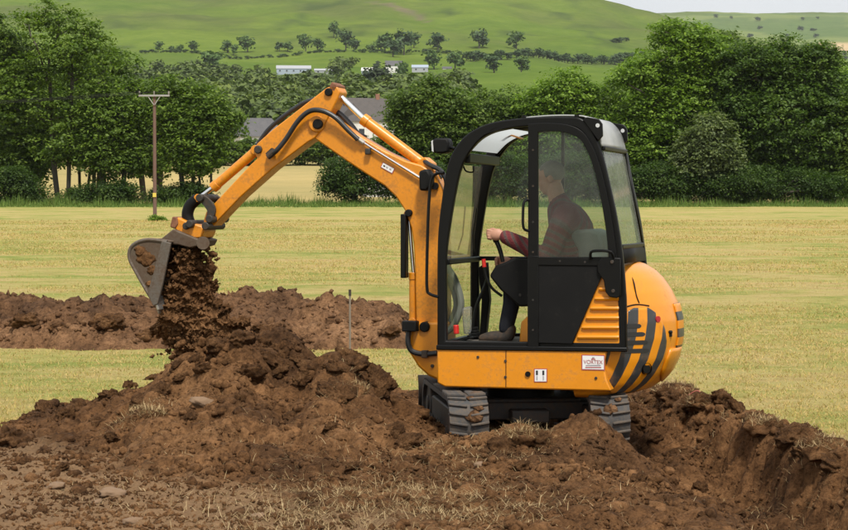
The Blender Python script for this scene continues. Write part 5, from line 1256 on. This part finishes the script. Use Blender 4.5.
TREES = [
 # name, label, px, Y, leaf, seed, masses, options
 ('ash_tree', 'tall airy ash tree at the left, twin trunks, crown reaching the top edge', 62, 222, 'ash', 1, [(-5, 45, 50, 45), (20, 70, 42, 42), (-28, 90, 40, 45), (10, 125, 45, 35), (30, 30, 32, 26), (-20, 20, 36, 22), (-25, 150, 40, 24), (20, 150, 36, 20)], dict(nb=50, nsub=12, nleaf=22, trunks=[-4, 6], trunk_r=.32)),
 ('ash_tree', 'ivy dark tree at the left edge of the frame', 8, 226, 'mid', 2, [(0, 80, 34, 50), (-10, 40, 30, 35), (5, 140, 34, 44), (15, 165, 26, 26)], dict(nb=40)),
 ('ash_tree', 'lower dense tree just left of the utility pole', 112, 221, 'ash', 3, [(0, 125, 34, 38), (-12, 105, 26, 26), (16, 155, 28, 28), (-10, 160, 26, 22)], dict(nb=30, trunks=[-6, 9])),
 ('alder_tree', 'rounded many stemmed tree right of the utility pole', 196, 220, 'ash', 4, [(-5, 112, 46, 36), (-25, 100, 30, 30), (14, 130, 30, 32), (0, 152, 42, 28)], dict(nb=44, nsub=12, nleaf=20, trunks=[-14, -4, 5, 14], trunk_r=.3)),
 ('thorn_shrub', 'small leafy shrub under the boom beside the dry field', 302, 398, 'mid', 5, [(0, 154, 26, 13), (30, 152, 30, 14), (-22, 156, 16, 10)], dict(nb=26, rmin=1.2, rmax=2.2, trunk_r=.1, leaf=.6)),
 ('thorn_shrub', 'leafy hedge bush below the grey roofed bungalow', 250, 396, 'mid', 25, [(0, 152, 26, 14), (-28, 150, 22, 18), (24, 153, 22, 13)], dict(nb=30, rmin=1.2, rmax=2.2, trunk_r=.1, leaf=.6)),
 ('thorn_shrub', 'dark rounded shrub low beneath the middle of the boom', 356, 218, 'dark', 6, [(0, 178, 34, 26), (12, 165, 24, 22), (-18, 188, 20, 16)], dict(nb=26, rmin=.9, rmax=1.6, leaf=.28)),
 ('oak_tree', 'broad round oak behind the dipper ram', 408, 228, 'mid', 7, [(8, 104, 34, 28), (24, 122, 44, 42), (-14, 142, 32, 34), (25, 165, 50, 36)], dict(nb=56, nsub=14)),
 ('oak_tree', 'tree rising behind the front of the cab roof', 492, 232, 'mid', 8, [(0, 115, 34, 34), (-20, 135, 32, 40), (20, 140, 34, 44)], dict(nb=36)),
 ('oak_tree', 'bright topped tree behind the middle of the cab roof', 560, 229, 'ash_bright', 9, [(0, 96, 38, 30), (-18, 105, 32, 30), (22, 112, 34, 36), (0, 145, 50, 40)], dict(nb=46)),
 ('ash_tree', 'slim mid green tree just left of the tall bright ash', 612, 236, 'mid', 10, [(0, 115, 26, 34), (6, 150, 32, 40)], dict(nb=26)),
 ('ash_tree', 'tall bright green ash tree right of the cab', 676, 226, 'ash_bright', 11, [(4, 56, 42, 36), (-25, 90, 38, 46), (30, 66, 36, 40), (-5, 120, 52, 46), (-28, 150, 40, 42), (30, 110, 34, 50)], dict(nb=78, nsub=13, trunks=[-6, 3, 10], trunk_r=.42)),
 ('willow_tree', 'greyish leaved low tree between the bright ash and the sycamore', 705, 219, 'grey', 12, [(0, 140, 26, 30), (8, 165, 30, 30), (-12, 160, 22, 28)], dict(nb=26)),
 ('sycamore_tree', 'huge dark sycamore filling the right of the tree line', 775, 224, 'sycamore', 13, [(-10, 64, 46, 34), (28, 82, 44, 42), (-38, 90, 36, 46), (5, 125, 70, 48), (25, 165, 52, 34), (-20, 165, 50, 34)], dict(nb=100, nsub=14, nleaf=26, sub=1.1, rmin=1.5, rmax=2.6, trunk_r=.55)),
 ('ash_tree', 'mid green tree cut by the right edge of the frame', 848, 221, 'mid', 14, [(0, 150, 24, 40), (12, 120, 24, 30), (0, 180, 24, 20)], dict(nb=26)),
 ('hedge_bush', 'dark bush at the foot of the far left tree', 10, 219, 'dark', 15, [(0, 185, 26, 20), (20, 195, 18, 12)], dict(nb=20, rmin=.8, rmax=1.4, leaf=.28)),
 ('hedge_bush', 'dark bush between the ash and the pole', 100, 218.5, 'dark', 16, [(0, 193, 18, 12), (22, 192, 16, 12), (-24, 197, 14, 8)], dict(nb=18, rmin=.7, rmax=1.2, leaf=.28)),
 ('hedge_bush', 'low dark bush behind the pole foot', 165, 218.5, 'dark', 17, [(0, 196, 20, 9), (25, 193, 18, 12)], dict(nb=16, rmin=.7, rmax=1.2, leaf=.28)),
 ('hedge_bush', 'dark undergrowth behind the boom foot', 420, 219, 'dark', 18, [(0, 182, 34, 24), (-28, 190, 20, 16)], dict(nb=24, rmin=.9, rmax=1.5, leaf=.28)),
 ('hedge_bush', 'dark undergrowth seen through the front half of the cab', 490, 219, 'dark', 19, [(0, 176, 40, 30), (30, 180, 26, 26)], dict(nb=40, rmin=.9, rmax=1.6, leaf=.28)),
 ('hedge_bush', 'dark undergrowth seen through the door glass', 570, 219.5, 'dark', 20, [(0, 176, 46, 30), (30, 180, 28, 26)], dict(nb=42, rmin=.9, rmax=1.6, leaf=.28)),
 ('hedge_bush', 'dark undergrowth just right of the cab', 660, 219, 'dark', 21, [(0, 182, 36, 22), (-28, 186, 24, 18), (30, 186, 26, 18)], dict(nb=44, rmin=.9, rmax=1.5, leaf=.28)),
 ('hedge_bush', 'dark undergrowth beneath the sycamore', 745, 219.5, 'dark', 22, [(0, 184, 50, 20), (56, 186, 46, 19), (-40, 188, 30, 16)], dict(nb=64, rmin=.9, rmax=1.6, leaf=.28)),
]
for (nm, lb, px, Y, lk, sd_, ms, op) in TREES:
    tree(nm, lb, px, Y, 0, 0, lk, sd_ + 100, ms, group='bushes at the field edge' if 'bush' in nm or 'shrub' in nm else 'trees along the far edge of the field', cat='bush' if ('bush' in nm or 'shrub' in nm) else 'tree', **op)

# a second rank standing behind the first
def copy_tree(src, label, px, Y, rz, sc_):
    X = (px - 424) * Y * MPP; r = src.copy(); COL.objects.link(r); r.location = (X, Y, float(hillz(X, Y)) - .1); r.rotation_euler = (0, 0, rz); r.scale = (sc_[0], sc_[0], sc_[1]); r['label'] = label
    for ch in src.children:
        q = ch.copy(); COL.objects.link(q); q.parent = r
TR = {o.get('label'): o for o in bpy.data.objects if o.parent is None and o.get('category') == 'tree'}
def T(key): return next(o for l, o in TR.items() if l and key in l)
for key, lb, px, Y, rz, s_ in (('lower dense tree', 'tree behind the gap between the left edge tree and the tall ash', 32, 240, 2.0, (1.25, 1.15)), ('rounded many', 'tree standing behind, between the tall ash and the utility pole', 92, 244, 2.6, (1.2, 1.3)), ('lower dense tree', 'tree in the rear rank straight behind the utility pole', 152, 243, 4.0, (1.2, 1.12)), ('broad round oak', 'rear tree filling the gap between the oak and the cab', 462, 246, 1.7, (1.0, .95)),
                                  ('bright topped', 'rear tree between the cab roof and the tall bright ash', 622, 250, 3.9, (1.0, .98)), ('broad round oak', 'rear tree between the tall bright ash and the sycamore', 728, 246, 4.4, (1.05, 1.42)), ('bright topped', 'rear tree behind the right shoulder of the sycamore', 822, 250, .8, (1.1, 1.15)), ('bright topped', 'rear tree behind the left side of the bright ash', 652, 252, 2.3, (1.0, 1.2))):
    copy_tree(T(key), lb, px, Y, rz, s_)
# rank grass along the far edge
n = 40000; X = RNG.uniform(-62, 62, n); Y = 219 - 16 * RNG.uniform(0, 1, n) ** (1.6 - .9 * np.clip(fbm(X / 7, X * 0, 77, 3), -.6, .8))
hg = .3 + (1.1 + 1.4 * np.clip(fbm(X / 3.5, Y / 6, 88, 3), -.6, 1)) * RNG.uniform(0, 1, n) * smooth(205, 216, Y); hg = np.clip(hg, .2, 2.4)
blades('verge_grass', X, Y, fieldz(Y) - .02, hg, np.full(n, .09), M['verge'], 'rank green grass along the far edge of the field', .35, True)

# far trees: a few kinds, shared meshes
FAR = []
for i in range(5):
    rng = np.random.default_rng(900 + i); hgt = 1.0
    ells = [(0, 0, .58, .36, .36, .34), (.12 * (i % 3 - 1), .05, .42, .34, .34, .26), (-.1, 0, .68, .24, .24, .24)]
    C, R = boughs(rng, ells, 17, .14, .24); v, f = leaf_cloud(rng, C, R, 6, 5, .10, .14, outw=1.1, up=.4)
    mb = MB(); mb.tube([(0, 0, -.05), (0, 0, .2), (.01, 0, .65)], [.035, .028, .015], 5, caps=False); 
    nv = len(v); tv = np.array(mb.v); tf = np.array(mb.f)
    for lk in ('far', 'far2'):
        me = np_mesh('far_tree', np.concatenate([v, tv]), np.concatenate([f, tf + nv]), False); me.materials.append(LEAF[lk]); me.materials.append(BARK)
        mi = np.zeros(len(f) + len(tf), np.int32); mi[len(f):] = 1; me.polygons.foreach_set('material_index', mi); FAR.append((v, f, me))
rt = random.Random(12)
def far_tree(px, py, hpx, wide=1.0, kind=None, label=None, group='trees on the far hillside'):
    p, Y = on_hill(px, py); h = hpx * 1.45 * Y * MPP; k = (rt.randrange(5) * 2 + (kind if kind is not None else rt.randrange(2)))
    o = link('hillside_tree', FAR[k][2]); o.location = (p.x, p.y, p.z - .03 * h); o.scale = (h * wide, h * wide, h); o.rotation_euler = (0, 0, rt.uniform(0, 6.3)); tag(o, label, 'tree', group); return o
HT = [(479, 48, 15, 1.1, 'lone round tree on the open hill, left of the pair above the cab'), (516, 48.5, 15, 1.1, 'lone round tree on the open hill, right of the pair above the cab'), (438, 50, 15, 1.1, 'lone tree on the hill above the boom ram'), (334, 41, 13, .8, 'thin tall tree standing highest above the hillside hedge'),
      (248, 52, 14, 1.2, 'broad round tree in the hedge above the grey roof'), (228, 53, 11, 1.0, 'left tree of the pair beside the broad round tree'), (234, 54, 9, 1.0, 'right tree of the pair beside the broad round tree'), (159, 55, 9, 1.1, 'first small tree of the hillside row by the ash'), (172, 55, 6, 1.2, 'second small tree of the hillside row'), (181, 55, 7, 1.2, 'third small tree of the hillside row'), (195, 55, 10, 1.1, 'last and tallest tree of the small hillside row'),
      (280, 52, 8, 1.0, 'left of two small trees in the middle of the hillside hedge'), (288, 52, 8, 1.2, 'right of two small trees in the middle of the hillside hedge'), (306, 51, 15, .9, 'tall tree in the hedge left of the elbow of the arm'), (318, 52, 11, 1.1, 'round tree right of the tall hedge tree'), (346, 52, 17, .9, 'tall tree in the hedge right above the elbow'), (354, 53, 10, 1.1, 'lower tree right of the tall tree above the elbow'), (371, 52, 7, 1.4, 'small bush in the hedge before the hillside copse'),
      (385, 54, 17, 1.0, 'left tree of the hillside copse'), (393, 60, 15, 1.1, 'front tree of the hillside copse'), (404, 56, 20, 1.0, 'tallest tree of the hillside copse'), (414, 50, 13, 1.0, 'right tree of the hillside copse'), (434, 70, 16, 1.1, 'left tree of the clump below the lone hill tree'), (455, 72, 15, 1.1, 'right tree of the clump below the lone hill tree'), (494, 76, 16, 1.2, 'round tree in the lower pasture left of the cab roof'), (521, 76, 14, 1.1, 'round tree in the lower pasture above the cab roof'),
      (215, 72, 22, 1.1, 'large tree at the upper left end of the valley wood'), (402, 82, 20, .6, 'dark conifer shaped tree by the white farmhouse')]
for px, py, h, wd, lb in HT: far_tree(px, py, h, wd, None, lb)
o = far_tree(378, 108, 34, 1.0, 1, 'dark copper coloured tree above the brown roof'); 
me = o.data.copy(); me.materials[0] = LEAF['copper']; o.data = me
# hedgerow trees along the pasture boundary
for i, px in enumerate(np.linspace(466, 640, 40)):
    far_tree(px + rt.uniform(-1.5, 1.5), 62.5 - (px - 466) * .012 + rt.uniform(-.6, .6), rt.uniform(4.5, 9), 1.35, 1, 'low tree in the dark hedgerow across the hill above the cab', 'hedgerow trees above the cab')
for i, px in enumerate(np.linspace(140, 460, 110)):
    if rt.random() < .85: far_tree(px + rt.uniform(-1, 1), 56 + rt.uniform(-.3, .3) - .006 * (px - 140), rt.uniform(1.2, 3.2), 2.0, None, 'small bush in the thin hedge across the open hillside', 'hedge bushes on the hillside')
for px, py, h in ((612, 41, 3.5), (616, 41.5, 4.5), (621, 42, 4.5), (626, 42, 3.5)): far_tree(px, py, h, 1.6, 1, 'gorse bush in the dark patch on the hill left of the bright ash', 'gorse patch on the hill')
# valley wood: too many to count, one mass
WV = []; WF = []; base = 0; cnt = 0
for _ in range(470):
    px = rt.uniform(120, 470); py = rt.triangular(68, 150, 118)
    if 300 < px < 372 and 82 < py < 95: continue
    if py < 84 and px > 262 and not (312 < px < 362): continue
    if py < 76 and px < 235: continue
    if py < 98 and (262 < px < 322 or 352 < px < 432): continue
    if py > 138 and px > 300: continue
    p, Y = on_hill(px, py); h = rt.uniform(12, 20) * (1.0 if Y > 700 else .8); v, f, _m = FAR[rt.randrange(10)]
    a = rt.uniform(0, 6.3); c, s = cos(a), sin(a); q = v * h * np.array([1.15, 1.15, 1]); q = np.stack([q[:, 0] * c - q[:, 1] * s, q[:, 0] * s + q[:, 1] * c, q[:, 2]], -1) + np.array([p.x, p.y, p.z - .04 * h])
    WV.append(q); WF.append(f + base); base += len(q)
o = link('valley_wood', np_mesh('valley_wood', np.concatenate(WV), np.concatenate(WF), False), LEAF['wood']); tag(o, 'wood filling the valley below the hill', kind='stuff')
# scattered hedges and copses of the farthest hill
FV = []; FF = []; base = 0
for _ in range(70):
    u = rt.uniform(.08, .24); Y = rt.choice([3700, 4050, 4300, 5000, 5400, 5900]) + rt.uniform(-25, 25) + 300 * u; X = u * Y; v, f, _m = FAR[rt.randrange(10)]; h = rt.uniform(8, 16)
    q = v[::1] * h * np.array([1.6, 1.6, 1]) + np.array([X, Y, float(hillz(X, Y))]); FV.append(q); FF.append(f + base); base += len(q)
o = link('distant_hedges', np_mesh('distant_hedges', np.concatenate(FV), np.concatenate(FF), False), LEAF['far2']); tag(o, 'hedges and copses on the farthest hill', kind='stuff')

# ================================================================== BUILDINGS
WALLW = surface('white_render', (.62, .61, .57), .8, dirt=(.35, .33, .28), dirt_amt=.2, dscale=1.5); SLATE = surface('grey_slate', (.085, .083, .088), .75, dirt=(.12, .11, .10), dirt_amt=.4, dscale=1.2, bmp=(6, .5, .05))
BROWNT = surface('brown_slate', (.075, .066, .062), .75, dirt=(.09, .075, .065), dirt_amt=.4, dscale=1.2, bmp=(6, .5, .05)); PANE = surface('window_pane', (.03, .035, .04), .1); SHED = surface('blue_grey_sheet', (.30, .35, .42), .5); SHEDL = surface('pale_sheet_roof', (.33, .34, .36), .6); BRICK = surface('dull_brick', (.24, .12, .08), .9)
def house(name, label, px, Y, zb, wd, dp, wall_h, roof_h, rz, wallm, roofm, chim=None, windows=3, cat='house', hip=0.0, group=None):
    X = (px - 424) * Y * MPP; root = empty(name, (X, Y, zb), rz)
    b = MB(); b.box((0, 0, wall_h / 2 - 1.5), (wd, dp, wall_h + 3)); b.build('wall', wallm, root)
    b = MB(); e = .35; V = [(-wd / 2 - e, -dp / 2 - e, wall_h), (wd / 2 + e, -dp / 2 - e, wall_h), (wd / 2 + e, dp / 2 + e, wall_h), (-wd / 2 - e, dp / 2 + e, wall_h), (-wd / 2 - e + hip, 0, wall_h + roof_h), (wd / 2 + e - hip, 0, wall_h + roof_h)]
    b.add(V, [(0, 1, 5, 4), (2, 3, 4, 5), (0, 4, 3), (1, 2, 5), (0, 3, 2, 1)]); rf = b.build('roof', roofm, root, smooth_shade=False)
    if chim is not None: b = MB(); b.box((chim, 0, wall_h + roof_h + .1), (.8, .6, 1.6)); b.build('chimney', BRICK, rf)
    for i in range(windows):
        x = -wd / 2 + wd * (i + .5) / windows; b = MB(); b.box((x, -dp / 2 - .02, wall_h * .55), (1.2, .1, 1.2)); wn = b.build('window', PANE, root); b = MB(); b.box((x, -dp / 2 - .04, wall_h * .55 - .68), (1.4, .16, .1)); b.build('sill', WALLW, wn)
    tag(root, label, cat, group); return root
Yh = 420.; zt = at(256, 118, Yh).z
house('house', 'grey slate roofed bungalow left of the dipper arm', 260, Yh, zt - 6.9, 9.6, 8.6, 2.8, 4.1, .25, WALLW, SLATE, None, 3, hip=2.6)
X_ = at(244, 122, Yh); 
Yh = 420.; zt = at(362, 98, Yh).z
house('house', 'brown roofed house with white gable behind the dipper ram', 366, Yh, zt - 10.0, 9.8, 9.0, 4.8, 5.2, .35, WALLW, BROWNT, 2.6, 2)
house('house', 'white gabled porch house beside the brown roof', 344, 418., zt - 10., 6, 8.0, 4.8, 3.8, -.9, WALLW, BROWNT, None, 1)
house('house', 'white walled house glimpsed through the trees behind the boom foot', 398, 262., float(hillz(-3, 262.)), 9, 6, 4.8, 2.6, .1, WALLW, SLATE, 3, 3)
def farm(label, px, py, wpx, hpx, wm, rm, rz=0.0, wn=3, name='barn', cat='barn'):
    p, Y = on_hill(px, py); s = Y * MPP; house(name, label, px, Y, p.z, wpx * s, max(8, wpx * s * .3), hpx * s * .6, hpx * s * .45, rz, wm, rm, None, wn, cat, group='farm buildings below the hill')
farm('long pale roofed blue barn at the left of the farm', 294, 72, 34, 8, SHED, SHEDL, .06, 5)
farm('low grey shed right of the long blue barn', 326, 73, 22, 5, SHEDL, SHEDL, .0, 3)
farm('blue shed with white roof left of the white farmhouse', 369, 75, 14, 8, SHED, WALLW, -.05, 2)
farm('white two storey farmhouse', 394, 74, 17, 12, WALLW, SLATE, .05, 4, 'farmhouse', 'house')
farm('dark blue shed under the white farmhouse', 384, 79, 16, 6, SHED, SHEDL, .0, 2)
farm('pale shed at the right end of the farm', 420, 75, 16, 7, SHEDL, SHED, .0, 2)
farm('small shed on the hillside behind the cab roof left', 447, 71, 9, 5, WALLW, SLATE, .0, 1)

# ================================================================== POLE, STAKE, SMALL THINGS
Yp = 124.; s = Yp * MPP; zp = float(fieldz(Yp)); xp = (155 - 424) * s; topz = at(155, 95, Yp).z - zp
PL = empty('utility_pole', (xp, Yp, zp)); tag(PL, 'brown wooden utility pole with a single crossarm', 'utility pole')
wood = surface('creosoted_wood', (.15, .085, .065), .85, dirt=(.10, .06, .045), dirt_amt=.4, dscale=4, bmp=(20, .4, .02)); arm = surface('galvanised_arm', (.30, .29, .28), .6)
MB().tube([(0, 0, -.3), (0, 0, topz * .5), (0, 0, topz)], [.125, .11, .095], 12).build('post', wood, PL)
MB().box((.0, -.16, topz - .05), (1.95, .10, .11)).build('crossarm', arm, PL, bevel=.01)
for sg in (-1, 1): MB().tube([(sg * .38, -.16, topz - .1), (sg * .03, -.16, topz - .62)], .03, 6).build('brace', arm, PL)
for q in (-.92, .0, .92):
    b = MB(); b.tube([(q, -.16, topz), (q, -.16, topz + .10), (q, -.16, topz + .16), (q, -.16, topz + .24)], [.03, .06, .035, .05], 10); b.build('insulator', surface('glazed_insulator', (.25, .22, .2), .2), PL)
MB().box((0, -.16, at(155, 195, Yp).z - zp), (.22, .02, .26)).build('warning_plate', surface('yellow_plate', (.62, .48, .08), .5), PL)
for i, q in enumerate((-.92, 0, .92)):
    b = MB(); pts = []
    for k in range(21):
        t_ = k / 20; pts.append((q - 55 * t_, -.16 + (-6 + 2 * i) * t_, topz + .2 - 4 * 1.2 * t_ * (1 - t_)))
    b.tube(pts, .018, 5); b.build('wire', M['black_dull'], PL)
tree('nettle_bush', 'small green bush at the foot of the utility pole', 155, 123.4, 0, 0, 'ash_bright', 77, [(0, 219.5, 7, 3.5), (6, 220.5, 6, 2.5)], nb=14, nsub=8, nleaf=14, leaf=.10, sub=.22, rmin=.15, rmax=.26, trunk_r=.03, cat='bush', group='bushes in the field')
Ys = 23.7; p = at(350, 351, Ys); zb = float(fieldz(Ys)); tp = at(350, 290, Ys).z
ST = empty('marker_stake', (p.x, Ys, zb)); tag(ST, 'thin steel marker stake standing in the field left of the boom', 'stake')
MB().tube([(0, 0, -.1), (0, 0, tp - zb)], .0125, 10).build('rod', surface('weathered_rod', (.20, .165, .13), .7, dirt=(.1, .05, .03), dirt_amt=.4, dscale=20), ST)
MB().tube([(0, 0, tp - zb - .07), (0, 0, tp - zb + .006)], .017, 10).build('cap', M['steel_dark'], ST)
b = MB(); q = surf_from_px(702, 408); b.tube([q + Vector((-.10, .1, .10)), q + Vector((-.03, .05, .14)), q + Vector((.03, .0, .09)), q + Vector((.05, -.02, .01))], .005, 6, smoothn=5); o = b.build('cord', surface('pink_cord', (.5, .16, .12), .6)); tag(o, 'short piece of pinkish cord lying on the trench edge', 'cord')

# ================================================================== HAZE
b = MB(); b.box((0, 3860, 339.25), (15000, 8100, 681.5)); hz = b.build('haze', [], smooth_shade=False)
m = bpy.data.materials.new('valley_air'); t, out = nodes(m); pv = nn(t, 'ShaderNodeVolumePrincipled'); pv.inputs['Color'].default_value = (.95, .97, 1.0, 1); pv.inputs['Density'].default_value = 3.5e-5; pv.inputs['Anisotropy'].default_value = .2
t.links.new(pv.outputs[0], out.inputs['Volume']); hz.data.materials.append(m); tag(hz, 'thin pale haze in the valley air', kind='stuff')
SC.cycles.volume_bounces = 0
